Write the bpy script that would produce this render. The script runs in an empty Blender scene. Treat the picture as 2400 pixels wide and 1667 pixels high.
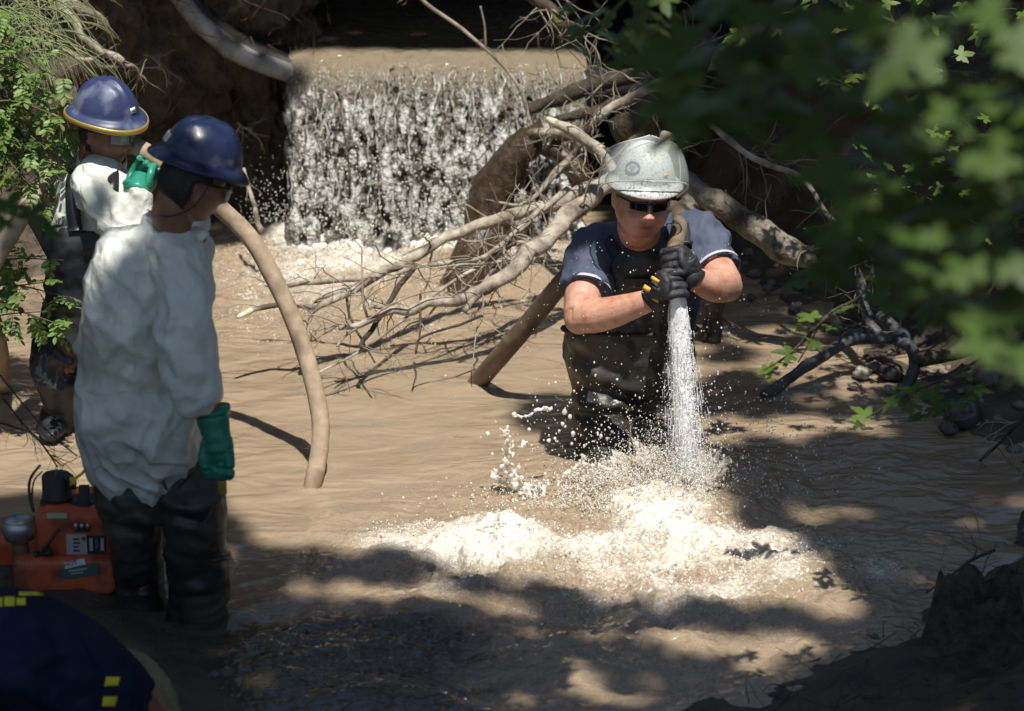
import bpy, bmesh, math, random
import numpy as np
from mathutils import Vector, Matrix
random.seed(7); rng = np.random.default_rng(7)
sc = bpy.context.scene; col = sc.collection; D = bpy.data
R = math.radians
# ---------------------------------------------------------------- camera
CAM_H = 3.6; PITCH = R(18.29); FPX = 2400 / 36 * 100
cd = D.cameras.new('camera'); cam = D.objects.new('camera', cd); col.objects.link(cam)
cam.location = (0, 0, CAM_H); cam.rotation_euler = (math.pi / 2 - PITCH, 0, 0)
cd.lens = 100; cd.sensor_width = 36; cd.clip_start = .1; cd.clip_end = 400
cd.dof.use_dof = True; cd.dof.focus_distance = 10.2; cd.dof.aperture_fstop = 2.9
sc.camera = cam
# ---------------------------------------------------------------- sky, sun, exposure
SUN = np.array([.10, -.38, 1.0]); SUN /= np.linalg.norm(SUN)
world = D.worlds.new('World'); sc.world = world; world.use_nodes = True
wt = world.node_tree; wt.nodes.clear()
wo = wt.nodes.new('ShaderNodeOutputWorld'); wb = wt.nodes.new('ShaderNodeBackground'); ws = wt.nodes.new('ShaderNodeTexSky')
ws.sky_type = 'NISHITA'; ws.sun_disc = False
ws.sun_elevation = math.asin(SUN[2]); ws.sun_rotation = math.atan2(SUN[0], SUN[1])
wb.inputs['Strength'].default_value = .09
wt.links.new(ws.outputs[0], wb.inputs[0]); wt.links.new(wb.outputs[0], wo.inputs[0])
sl = D.lights.new('sun', 'SUN'); so = D.objects.new('sun', sl); col.objects.link(so)
sl.energy = 5.0; sl.angle = R(.7); sl.color = (1, .965, .90)
so.rotation_euler = Vector(SUN).to_track_quat('Z', 'Y').to_euler(); so.location = (3, -1, 12)
sc.view_settings.view_transform = 'Standard'; sc.view_settings.look = 'None'
sc.view_settings.exposure = .33; sc.view_settings.gamma = 1; sc.view_settings.use_curve_mapping = False
sc.cycles.max_bounces = 8; sc.cycles.transparent_max_bounces = 12
sc.cycles.caustics_reflective = False; sc.cycles.caustics_refractive = False
sc.cycles.sample_clamp_indirect = 4
# ---------------------------------------------------------------- places in the photograph -> places in the world
CP, SP = math.cos(PITCH), math.sin(PITCH)
def ray(px, py):
    u = (px - 1200) / FPX; v = (833.5 - py) / FPX
    return np.array([u, CP + v * SP, -SP + v * CP])
def at(px, py, Y):
    d = ray(px, py); return np.array([0, 0, CAM_H]) + d * (Y / d[1])
def on(px, py, z=0.):
    d = ray(px, py); return np.array([0, 0, CAM_H]) + d * ((z - CAM_H) / d[2])
def proj(P):
    P = np.asarray(P, float); q = P - np.array([0, 0, CAM_H])
    dep = q[..., 1] * CP - q[..., 2] * SP; up = q[..., 1] * SP + q[..., 2] * CP
    return 1200 + FPX * q[..., 0] / dep, 833.5 - FPX * up / dep
def path(l): return [at(*p) for p in l]
# ---------------------------------------------------------------- noise
_pt = np.random.default_rng(3).permutation(256); _pt = np.concatenate([_pt, _pt, _pt])
_gr = np.random.default_rng(4).normal(size=(256, 3)); _gr /= np.linalg.norm(_gr, axis=1)[:, None]
def pnoise(p):
    p = np.asarray(p, float); i = np.floor(p).astype(int); f = p - i; i &= 255
    w = f * f * f * (f * (f * 6 - 15) + 10); out = 0
    for a in (0, 1):
        for b in (0, 1):
            for c in (0, 1):
                h = _pt[_pt[_pt[i[:, 0] + a] + i[:, 1] + b] + i[:, 2] + c] & 255
                g = _gr[h]; d = f - np.array([a, b, c])
                ww = (w[:, 0] if a else 1 - w[:, 0]) * (w[:, 1] if b else 1 - w[:, 1]) * (w[:, 2] if c else 1 - w[:, 2])
                out = out + ww * (g * d).sum(1)
    return out * 1.5
def fbm(p, oc=4, lac=2.1, g=.5):
    s = 0; a = 1; p = np.asarray(p, float)
    for k in range(oc):
        s = s + a * pnoise(p + 17.3 * k); p = p * lac; a *= g
    return s
def ridged(p, oc=3):
    s = 0; a = 1; p = np.asarray(p, float)
    for k in range(oc):
        s = s + a * (1 - 2 * np.abs(pnoise(p + 9.1 * k))); p = p * 2.1; a *= .5
    return s
def sstep(a, b, x):
    t = np.clip((x - a) / (b - a), 0, 1); return t * t * (3 - 2 * t)
# ---------------------------------------------------------------- geometry
def spline(pts, n):
    P = np.asarray(pts, float)
    if len(P) == 2: P = np.array([P[0], (P[0] + P[1]) / 2, P[1]])
    Q = np.vstack([2 * P[0] - P[1], P, 2 * P[-1] - P[-2]]); m = len(P) - 1
    t = np.linspace(0, m, n); k = np.minimum(t.astype(int), m - 1); f = (t - k)[:, None]
    a, b, c, d = Q[k], Q[k + 1], Q[k + 2], Q[k + 3]
    return .5 * (2 * b + (c - a) * f + (2 * a - 5 * b + 4 * c - d) * f ** 2 + (3 * b - a - 3 * c + d) * f ** 3)
def unit(v):
    v = np.asarray(v, float); return v / (np.linalg.norm(v, axis=-1, keepdims=True) + 1e-12)
class MB:
    def __init__(s): s.v = []; s.f = []; s.n = 0
    def add(s, v, f):
        v = np.asarray(v, float); s.v.append(v); o = s.n
        s.f.extend([tuple(i + o for i in q) for q in f]); s.n += len(v); return s
    def tube(s, P, r, n=8, ref=None, cap=True, flat=1., rough=0, seed=0):
        P = np.asarray(P, float); m = len(P)
        r = np.asarray(r, float)
        if r.ndim == 0: r = np.full(m, float(r))
        if r.ndim == 1: r = np.stack([r, r * flat], 1)
        T = np.gradient(P, axis=0); T = unit(T)
        if ref is None:
            ref = np.array([0, 0, 1.]) if abs(unit(P[-1] - P[0])[2]) < .75 else np.array([1., 0, 0])
        S = unit(ref - (T @ ref)[:, None] * T); B = np.cross(T, S)
        a = np.linspace(0, 2 * math.pi, n, endpoint=False)
        V = P[:, None] + S[:, None] * (np.cos(a)[None, :, None] * r[:, None, :1]) + B[:, None] * (np.sin(a)[None, :, None] * r[:, None, 1:])
        if rough:
            V = V.reshape(-1, 3); C = np.repeat(P, n, 0)
            rad = np.repeat(r.mean(1), n)
            k = 1 + rough * fbm(V / (rad.mean() * 3 + 1e-6) * np.array([1, 1, 1]) + seed, 3)
            V = C + (V - C) * k[:, None]; V = V.reshape(m, n, 3)
        f = []
        for i in range(m - 1):
            for j in range(n):
                k = (j + 1) % n; f.append((i * n + j, i * n + k, (i + 1) * n + k, (i + 1) * n + j))
        if cap: f.append(tuple(range(n))[::-1]); f.append(tuple((m - 1) * n + j for j in range(n)))
        return s.add(V.reshape(-1, 3), f)
    def ell(s, c, r, M=None, nu=16, nv=10):
        v = [(0, 0, 1)]
        for i in range(1, nv):
            t = math.pi * i / nv
            for j in range(nu):
                p = 2 * math.pi * j / nu; v.append((math.sin(t) * math.cos(p), math.sin(t) * math.sin(p), math.cos(t)))
        v.append((0, 0, -1)); v = np.array(v) * np.asarray(r, float)
        if M is not None: v = v @ np.asarray(M, float).T
        f = [(0, 1 + j, 1 + (j + 1) % nu) for j in range(nu)]
        for i in range(nv - 2):
            for j in range(nu):
                k = (j + 1) % nu; a = 1 + i * nu; f.append((a + j, a + nu + j, a + nu + k, a + k))
        a = 1 + (nv - 2) * nu; f += [(a + j, len(v) - 1, a + (j + 1) % nu) for j in range(nu)]
        return s.add(v + np.asarray(c, float), f)
    def box(s, c, h, M=None, bev=0):
        bm = bmesh.new(); bmesh.ops.create_cube(bm, size=2)
        for q in bm.verts: q.co = Vector((q.co.x * h[0], q.co.y * h[1], q.co.z * h[2]))
        if bev: bmesh.ops.bevel(bm, geom=bm.edges[:], offset=bev, segments=2, affect='EDGES', profile=.6)
        bm.verts.index_update(); v = np.array([q.co[:] for q in bm.verts]); f = [[q.index for q in k.verts] for k in bm.faces]; bm.free()
        if M is not None: v = v @ np.asarray(M, float).T
        return s.add(v + np.asarray(c, float), f)
    def lathe(s, prof, c, M=None, n=24, capb=True):
        a = np.linspace(0, 2 * math.pi, n, endpoint=False); m = len(prof)
        v = np.array([[r * math.cos(t), r * math.sin(t), z] for r, z in prof for t in a]); f = []
        for i in range(m - 1):
            for j in range(n):
                k = (j + 1) % n; f.append((i * n + j, i * n + k, (i + 1) * n + k, (i + 1) * n + j))
        if capb: f.append(tuple(range(n))[::-1]); f.append(tuple((m - 1) * n + j for j in range(n)))
        if M is not None: v = v @ np.asarray(M, float).T
        return s.add(v + np.asarray(c, float), f)
    def grid(s, V):
        m, n = V.shape[:2]; f = []
        idx = np.arange(m * n).reshape(m, n)
        q = np.stack([idx[:-1, :-1], idx[:-1, 1:], idx[1:, 1:], idx[1:, :-1]], -1).reshape(-1, 4)
        return s.add(V.reshape(-1, 3), q.tolist())
    def verts(s): return np.concatenate(s.v) if s.v else np.zeros((0, 3))
def mesh_from(name, v, f, smooth=True):
    me = D.meshes.new(name); me.from_pydata(np.asarray(v).tolist(), [], [tuple(q) for q in f]); me.update()
    if smooth: me.polygons.foreach_set('use_smooth', np.ones(len(me.polygons), bool))
    return me
def origin_of(o):
    return np.array(o.matrix_world.translation) if o is not None else np.zeros(3)
def base_of(o):
    p = np.zeros(3)
    while o is not None: p = p + np.array(o.location); o = o.parent
    return p
def link(name, me, mat, parent=None, org=None, label=None, cat=None, group=None, kind=None):
    o = D.objects.new(name, me); col.objects.link(o)
    if mat is not None and len(me.materials) == 0: me.materials.append(mat)
    if parent is not None: o.parent = parent
    if org is not None: o.location = org
    if label: o['label'] = label
    if cat: o['category'] = cat
    if group: o['group'] = group
    if kind: o['kind'] = kind
    return o
def build(name, mb, mat, parent=None, smooth=True, **kw):
    """one mesh object from world-space geometry; its origin is its parent's, or its own base"""
    if isinstance(mb, MB): v, f = mb.verts(), mb.f
    else: v, f = mb
    v = np.asarray(v)
    if parent is None:
        org = np.array([v[:, 0].mean(), v[:, 1].mean(), v[:, 2].min()]); o = link(name, mesh_from(name, v - org, f, smooth), mat, None, org, **kw)
    else: o = link(name, mesh_from(name, v - base_of(parent), f, smooth), mat, parent, **kw)
    return o
def thing(name, label, cat, loc, group=None):
    o = D.objects.new(name, None); col.objects.link(o); o.empty_display_size = .1
    o.location = loc; o['label'] = label; o['category'] = cat
    if group: o['group'] = group
    return o
def voxel(mb, size, smooth=3, fac=.5):
    """unite overlapping closed shapes into one continuous surface -> vertices, normals, quads"""
    me = mesh_from('tmp', mb.verts(), mb.f); o = D.objects.new('tmp', me); col.objects.link(o)
    m = o.modifiers.new('r', 'REMESH'); m.mode = 'VOXEL'; m.voxel_size = size
    if smooth: q = o.modifiers.new('s', 'SMOOTH'); q.factor = fac; q.iterations = smooth
    dg = bpy.context.evaluated_depsgraph_get(); dg.update(); e = D.meshes.new_from_object(o.evaluated_get(dg))
    n = len(e.vertices); v = np.zeros(n * 3); e.vertices.foreach_get('co', v)
    nn = np.zeros(n * 3); e.vertices.foreach_get('normal', nn)
    f = [tuple(p.vertices) for p in e.polygons]
    D.objects.remove(o); D.meshes.remove(me); D.meshes.remove(e)
    return v.reshape(-1, 3), nn.reshape(-1, 3), f
def attr(o, name, val):
    a = o.data.attributes.new(name, 'FLOAT', 'POINT'); a.data.foreach_set('value', np.asarray(val, np.float32))
def copy_part(src, parent, M):
    o = src.copy(); col.objects.link(o); o.parent = parent; o.matrix_local = M; return o
def rotm(yaw=0, pitch=0, roll=0):
    return np.array(Matrix.Rotation(yaw, 3, 'Z') @ Matrix.Rotation(pitch, 3, 'X') @ Matrix.Rotation(roll, 3, 'Y'))
# ---------------------------------------------------------------- materials
def mat(name, c, c2=None, scale=8., rough=.6, rough2=None, bump=.0, bscale=40., metal=0., trans=0., ior=1.45, stretch=(1, 1, 1),
        detail=6., contrast=(.35, .65), coat=0., sss=0., spec=.5, bstretch=None, translucent=0., bdist=.01, c3=None, c3scale=3., alpha=1., attrmix=None, attrcol=None, crease=0., clear=0.):
    m = D.materials.new(name); m.use_nodes = True; nt = m.node_tree; N = nt.nodes; L = nt.links
    b = N['Principled BSDF']; b.inputs['Roughness'].default_value = rough; b.inputs['Metallic'].default_value = metal
    b.inputs['IOR'].default_value = ior; b.inputs['Transmission Weight'].default_value = trans; b.inputs['Coat Weight'].default_value = coat
    b.inputs['Specular IOR Level'].default_value = spec; b.inputs['Alpha'].default_value = alpha
    if sss: b.inputs['Subsurface Weight'].default_value = sss; b.inputs['Subsurface Radius'].default_value = (.01, .005, .003); b.inputs['Subsurface Scale'].default_value = 1
    tc = N.new('ShaderNodeTexCoord'); mp = N.new('ShaderNodeMapping'); mp.inputs['Scale'].default_value = stretch
    L.new(tc.outputs['Object'], mp.inputs[0])
    base = None
    if c2 is not None:
        n = N.new('ShaderNodeTexNoise'); n.inputs['Scale'].default_value = scale; n.inputs['Detail'].default_value = detail; n.inputs['Roughness'].default_value = .62
        L.new(mp.outputs[0], n.inputs['Vector'])
        r = N.new('ShaderNodeValToRGB'); r.color_ramp.elements[0].position = contrast[0]; r.color_ramp.elements[1].position = contrast[1]
        r.color_ramp.elements[0].color = (*c, 1); r.color_ramp.elements[1].color = (*c2, 1)
        L.new(n.outputs['Fac'], r.inputs[0]); base = r.outputs[0]
        if c3 is not None:
            n3 = N.new('ShaderNodeTexNoise'); n3.inputs['Scale'].default_value = c3scale; n3.inputs['Detail'].default_value = 8; L.new(tc.outputs['Object'], n3.inputs['Vector'])
            r3 = N.new('ShaderNodeValToRGB'); r3.color_ramp.elements[0].position = .52; r3.color_ramp.elements[1].position = .64; L.new(n3.outputs['Fac'], r3.inputs[0])
            mx = N.new('ShaderNodeMix'); mx.data_type = 'RGBA'; L.new(r3.outputs[0], mx.inputs[0]); L.new(base, mx.inputs[6]); mx.inputs[7].default_value = (*c3, 1); base = mx.outputs[2]
        if rough2 is not None:
            mr = N.new('ShaderNodeMapRange'); mr.inputs[1].default_value = contrast[0]; mr.inputs[2].default_value = contrast[1]; mr.inputs[3].default_value = rough; mr.inputs[4].default_value = rough2
            L.new(n.outputs['Fac'], mr.inputs[0]); L.new(mr.outputs[0], b.inputs['Roughness'])
    if attrmix:
        at_ = N.new('ShaderNodeAttribute'); at_.attribute_name = attrmix
        mx = N.new('ShaderNodeMix'); mx.data_type = 'RGBA'; L.new(at_.outputs['Fac'], mx.inputs[0])
        if base is None: mx.inputs[6].default_value = (*c, 1)
        else: L.new(base, mx.inputs[6])
        mx.inputs[7].default_value = (*attrcol, 1); base = mx.outputs[2]
    if base is None: b.inputs['Base Color'].default_value = (*c, 1)
    else: L.new(base, b.inputs['Base Color'])
    if bump:
        nb = N.new('ShaderNodeTexNoise'); nb.inputs['Scale'].default_value = bscale; nb.inputs['Detail'].default_value = 5
        if bstretch: mq = N.new('ShaderNodeMapping'); mq.inputs['Scale'].default_value = bstretch; L.new(tc.outputs['Object'], mq.inputs[0]); L.new(mq.outputs[0], nb.inputs['Vector'])
        else: L.new(mp.outputs[0], nb.inputs['Vector'])
        bp = N.new('ShaderNodeBump'); bp.inputs['Strength'].default_value = bump; bp.inputs['Distance'].default_value = bdist
        L.new(nb.outputs['Fac'], bp.inputs['Height']); L.new(bp.outputs[0], b.inputs['Normal'])
    if crease:
        vn = N.new('ShaderNodeTexNoise'); vn.inputs['Scale'].default_value = 5; vn.inputs['Detail'].default_value = 3; L.new(tc.outputs['Object'], vn.inputs['Vector'])
        va = N.new('ShaderNodeMix'); va.data_type = 'RGBA'; va.blend_type = 'LINEAR_LIGHT'; va.inputs[0].default_value = .16; L.new(tc.outputs['Object'], va.inputs[6]); L.new(vn.outputs['Color'], va.inputs[7])
        hs = None
        for sc_, wt_ in ((4.6, 1.), (10., .35)):
            vo = N.new('ShaderNodeTexVoronoi'); vo.feature = 'DISTANCE_TO_EDGE'; vo.inputs['Scale'].default_value = sc_; L.new(va.outputs[2], vo.inputs['Vector'])
            m1 = N.new('ShaderNodeMapRange'); m1.interpolation_type = 'SMOOTHSTEP'; m1.inputs[1].default_value = 0; m1.inputs[2].default_value = .12; m1.inputs[3].default_value = wt_; m1.inputs[4].default_value = 0; L.new(vo.outputs['Distance'], m1.inputs[0])
            if hs is None: hs = m1.outputs[0]
            else: a_ = N.new('ShaderNodeMath'); L.new(hs, a_.inputs[0]); L.new(m1.outputs[0], a_.inputs[1]); hs = a_.outputs[0]
        b2 = N.new('ShaderNodeBump'); b2.inputs['Strength'].default_value = crease; b2.inputs['Distance'].default_value = .012; L.new(hs, b2.inputs['Height'])
        if bump: L.new(bp.outputs[0], b2.inputs['Normal'])
        L.new(b2.outputs[0], b.inputs['Normal'])
    if clear:
        t = N.new('ShaderNodeBsdfTransparent'); ms = N.new('ShaderNodeMixShader'); ms.inputs[0].default_value = clear
        o = N['Material Output']; L.new(b.outputs[0], ms.inputs[1]); L.new(t.outputs[0], ms.inputs[2]); L.new(ms.outputs[0], o.inputs[0])
    if translucent:
        t = N.new('ShaderNodeBsdfTranslucent'); ms = N.new('ShaderNodeMixShader'); ms.inputs[0].default_value = translucent
        if base is None: t.inputs[0].default_value = (*c, 1)
        else: L.new(base, t.inputs[0])
        o = N['Material Output']; L.new(b.outputs[0], ms.inputs[1]); L.new(t.outputs[0], ms.inputs[2]); L.new(ms.outputs[0], o.inputs[0])
    return m
# ================================================================ THE PLACE
M = {}
M['earth'] = mat('earth', (.050, .036, .026), (.15, .12, .092), scale=5, rough=.95, bump=.9, bscale=26, bdist=.03, spec=.2)
M['mud'] = mat('mud', (.035, .028, .02), (.10, .078, .055), scale=6, rough=.55, rough2=.9, bump=.8, bscale=45, bdist=.015, spec=.4)
M['culvert'] = mat('culvert', (.13, .125, .115), (.42, .40, .37), scale=9, rough=.35, rough2=.7, bump=.5, bscale=30, bdist=.01, stretch=(1, .3, 1))
M['bark_pale'] = mat('bark_pale', (.20, .165, .125), (.50, .44, .36), scale=14, rough=.9, bump=.8, bscale=70, bdist=.006, stretch=(1, 1, 1), c3=(.11, .085, .06), c3scale=6, spec=.2)
M['bark_dark'] = mat('bark_dark', (.035, .026, .018), (.12, .09, .065), scale=16, rough=.85, bump=1., bscale=50, bdist=.012, spec=.25, c3=(.10, .105, .03), c3scale=5)
M['wet_wood'] = mat('wet_wood', (.028, .018, .012), (.085, .055, .035), scale=22, rough=.25, rough2=.5, bump=.8, bscale=60, bdist=.008)
M['charred'] = mat('charred', (.02, .02, .021), (.085, .085, .09), scale=18, rough=.45, rough2=.75, bump=.7, bscale=60, bdist=.006)
M['log_bark'] = mat('log_bark', (.09, .075, .055), (.34, .30, .235), scale=16, rough=.92, bump=1., bscale=38, bdist=.02, spec=.2, c3=(.06, .048, .03), c3scale=7)
M['bark_plain'] = mat('bark_plain', (.03, .024, .018), (.10, .08, .06), scale=16, rough=.85, bump=1., bscale=50, bdist=.012, spec=.25)
M['fresh_wood'] = mat('fresh_wood', (.55, .43, .27), (.75, .66, .5), scale=25, rough=.8, bump=.4, bscale=60)
M['twig'] = mat('twig', (.16, .125, .09), (.36, .31, .24), scale=12, rough=.9, spec=.2)
M['rootlet'] = mat('rootlet', (.055, .035, .02), (.16, .11, .07), scale=10, rough=.9, spec=.2)

def seg_dist(p, line):
    """signed distance of xy points to a polyline: positive to its right-hand side"""
    best = np.full(len(p), 1e9); sg = np.ones(len(p)); L = np.asarray(line, float)
    for a, b in zip(L[:-1], L[1:]):
        d = b - a; t = np.clip(((p - a) @ d) / (d @ d), 0, 1); q = a + t[:, None] * d
        r = p - q; dd = np.hypot(r[:, 0], r[:, 1]); c = d[1] * r[:, 0] - d[0] * r[:, 1]
        m = dd < best; best[m] = dd[m]; sg[m] = np.sign(c[m] + 1e-9)
    return best * sg
# ---------------------------------------------------------------- ground far around
g = MB(); X, Y = np.meshgrid(np.linspace(-90, 90, 40), np.linspace(-60, 160, 40)); Z = np.full_like(X, -.75)
g.grid(np.stack([X, Y, Z], -1)); build('ground', g, M['mud'], kind='structure')
# ---------------------------------------------------------------- right bank
RLINE = [(-.6, 6.2), (-.1, 7.15), (.37, 7.5), (.85, 7.86), (1.2, 8.2), (1.5, 8.5), (1.72, 8.95), (1.86, 9.6), (1.6, 10.3), (1.42, 10.9), (1.15, 11.7), (1.0, 12.1), (.55, 12.75), (.5, 13.2), (.5, 18)]
xs = np.arange(-1.2, 7.0, .04); ys = np.arange(3.0, 15.5, .04); X, Y = np.meshgrid(xs, ys); p = np.stack([X.ravel(), Y.ravel()], 1)
d = seg_dist(p, RLINE); P3 = np.stack([p[:, 0], p[:, 1], np.zeros(len(p))], 1)
far = sstep(9.6, 11.6, p[:, 1]); dd = np.clip(d, -.6, 9)
z = np.where(dd < 0, dd * .6, .10 * dd + (.55 * sstep(.12, .75, dd) + .75 * np.clip(dd - .35, 0, 2.2)) * far + (1 - far) * .28 * np.clip(dd - .5, 0, 9))
z += (.05 + .07 * far) * fbm(P3 * 2.6, 5) * sstep(-.3, .4, dd) + .035 * ridged(P3 * 9, 2) * sstep(-.1, .5, dd) * .6
keep = (d > -.55).reshape(X.shape)
V = np.stack([p[:, 0], p[:, 1], z], 1)
n = X.shape[1]; idx = np.arange(len(V)).reshape(X.shape); k = keep[:-1, :-1] & keep[1:, 1:] & keep[:-1, 1:] & keep[1:, :-1]
q = np.stack([idx[:-1, :-1], idx[:-1, 1:], idx[1:, 1:], idx[1:, :-1]], -1)[k]
build('right_bank', (V, q.tolist()), M['mud'], kind='structure')
_rb = dict(xs=xs, ys=ys, z=z.reshape(X.shape))
def rbank(x, y):
    i = int(np.clip((y - 3.0) / .04, 0, len(ys) - 1)); j = int(np.clip((x + 1.2) / .04, 0, len(xs) - 1)); return _rb['z'][i, j]
# ---------------------------------------------------------------- left near bank (pump and crouching man are on it)
LLINE = [(-.1, 5.2), (-.42, 6.8), (-.72, 7.5), (-1.0, 8.05), (-1.12, 8.45), (-1.5, 8.85), (-2.4, 9.3), (-5, 10.2)]
xs2 = np.arange(-6, .3, .05); ys2 = np.arange(2.5, 10.6, .05); X, Y = np.meshgrid(xs2, ys2); p = np.stack([X.ravel(), Y.ravel()], 1)
d = -seg_dist(p, LLINE); P3 = np.stack([p[:, 0], p[:, 1], np.zeros(len(p))], 1)
z = np.where(d < 0, d * .8, .07 * sstep(0, .3, d) + .035 * d) + .03 * fbm(P3 * 3, 4) * sstep(-.2, .3, d) + .012 * ridged(P3 * 12, 2) * sstep(-.1, .2, d)
keep = (d > -.6).reshape(X.shape); V = np.stack([p[:, 0], p[:, 1], z], 1)
idx = np.arange(len(V)).reshape(X.shape); k = keep[:-1, :-1] & keep[1:, 1:] & keep[:-1, 1:] & keep[1:, :-1]
q = np.stack([idx[:-1, :-1], idx[:-1, 1:], idx[1:, 1:], idx[1:, :-1]], -1)[k]
build('left_bank', (V, q.tolist()), M['mud'], kind='structure')
# ---------------------------------------------------------------- steep earth bank on the left behind the men
WL = spline([(-6.5, 9.6, 0), (-3.6, 11.3, 0), (-2.7, 12.0, 0), (-2.1, 12.35, 0), (-1.6, 12.90, 0), (-1.15, 13.15, 0), (-.95, 13.25, 0)], 240)
nz = 110; zz = np.linspace(-.3, 3.4, nz)
T = unit(np.gradient(WL, axis=0)); Nn = np.stack([T[:, 1], -T[:, 0], 0 * T[:, 0]], 1)      # faces the water
prof = np.interp(zz, [-.3, 0, .12, .5, .9, 1.3, 2.0, 3.4], [.25, .16, .06, -.06, -.03, .05, .0, -.25])
V = WL[None] + Nn[None] * prof[:, None, None] + np.array([0, 0, 1.])[None, None] * zz[:, None, None]
Q = V.reshape(-1, 3); disp = .16 * fbm(Q * 1.7, 5) + .06 * ridged(Q * np.array([5, 5, 7]), 4) + .018 * fbm(Q * 22, 3)
V = (Q + np.repeat(Nn[None], nz, 0).reshape(-1, 3) * disp[:, None]).reshape(nz, 240, 3)
g = MB(); g.grid(V); build('earth_bank', g, M['earth'], kind='structure')
# embankment over the culvert
g = MB(); X, Z = np.meshgrid(np.linspace(-4, 3.2, 90), np.linspace(0, 1, 40)); yy = 13.1 + Z ** .6 * 4.2; zz2 = 2.15 + 2.0 * Z ** .5
Q = np.stack([X, yy, zz2], -1).reshape(-1, 3); Q[:, 2] += .25 * fbm(Q * 1.3, 4); g.grid(Q.reshape(40, 90, 3))
build('embankment', g, M['earth'], kind='structure')
# ---------------------------------------------------------------- culvert
def pipe_profile(hw, hh, cx, cz, n=96, e=2.9):
    a = np.linspace(0, 2 * math.pi, n, endpoint=False)
    return np.stack([cx + hw * np.sign(np.cos(a)) * np.abs(np.cos(a)) ** (2 / e), cz + hh * np.sign(np.sin(a)) * np.abs(np.sin(a)) ** (2 / e)], 1)
cul = thing('culvert', 'dark arched culvert pipe with wet grey rim, stream pouring out over its lip', 'culvert', (-.42, 12.95, .7))
A = pipe_profile(1.43, .90, -.13, 1.59); B = pipe_profile(1.52, .99, -.13, 1.59); n = len(A)
ysec = [12.86, 12.9, 13.4, 15, 18]
g = MB(); rings = [np.stack([A[:, 0], np.full(n, y), A[:, 1]], 1) for y in ysec[::-1]] + [np.stack([B[:, 0], np.full(n, y), B[:, 1]], 1) for y in ysec]
V = np.concatenate(rings); V += .012 * fbm(V * 6, 3)[:, None] * np.array([1, .6, 1]); f = []
for i in range(len(rings) - 1):
    for j in range(n): f.append((i * n + j, i * n + (j + 1) % n, (i + 1) * n + (j + 1) % n, (i + 1) * n + j))
g.add(V, f); g.add(np.stack([A[:, 0], np.full(n, 17.9), A[:, 1]], 1), [tuple(range(n))])
build('barrel', g, mat('culvert_inside_shade', (.012, .012, .012), (.03, .028, .025), scale=9, rough=.6), cul)  # near-black colour holds the shade inside the pipe
g = MB(); C = pipe_profile(1.48, .95, -.13, 1.59, 64); CL = np.stack([C[:, 0], np.full(64, 12.85), C[:, 1]], 1); CL = np.vstack([CL, CL[:1]])
g.tube(CL, .046, 8, cap=False, rough=.2); build('rim', g, M['culvert'], cul)
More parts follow.
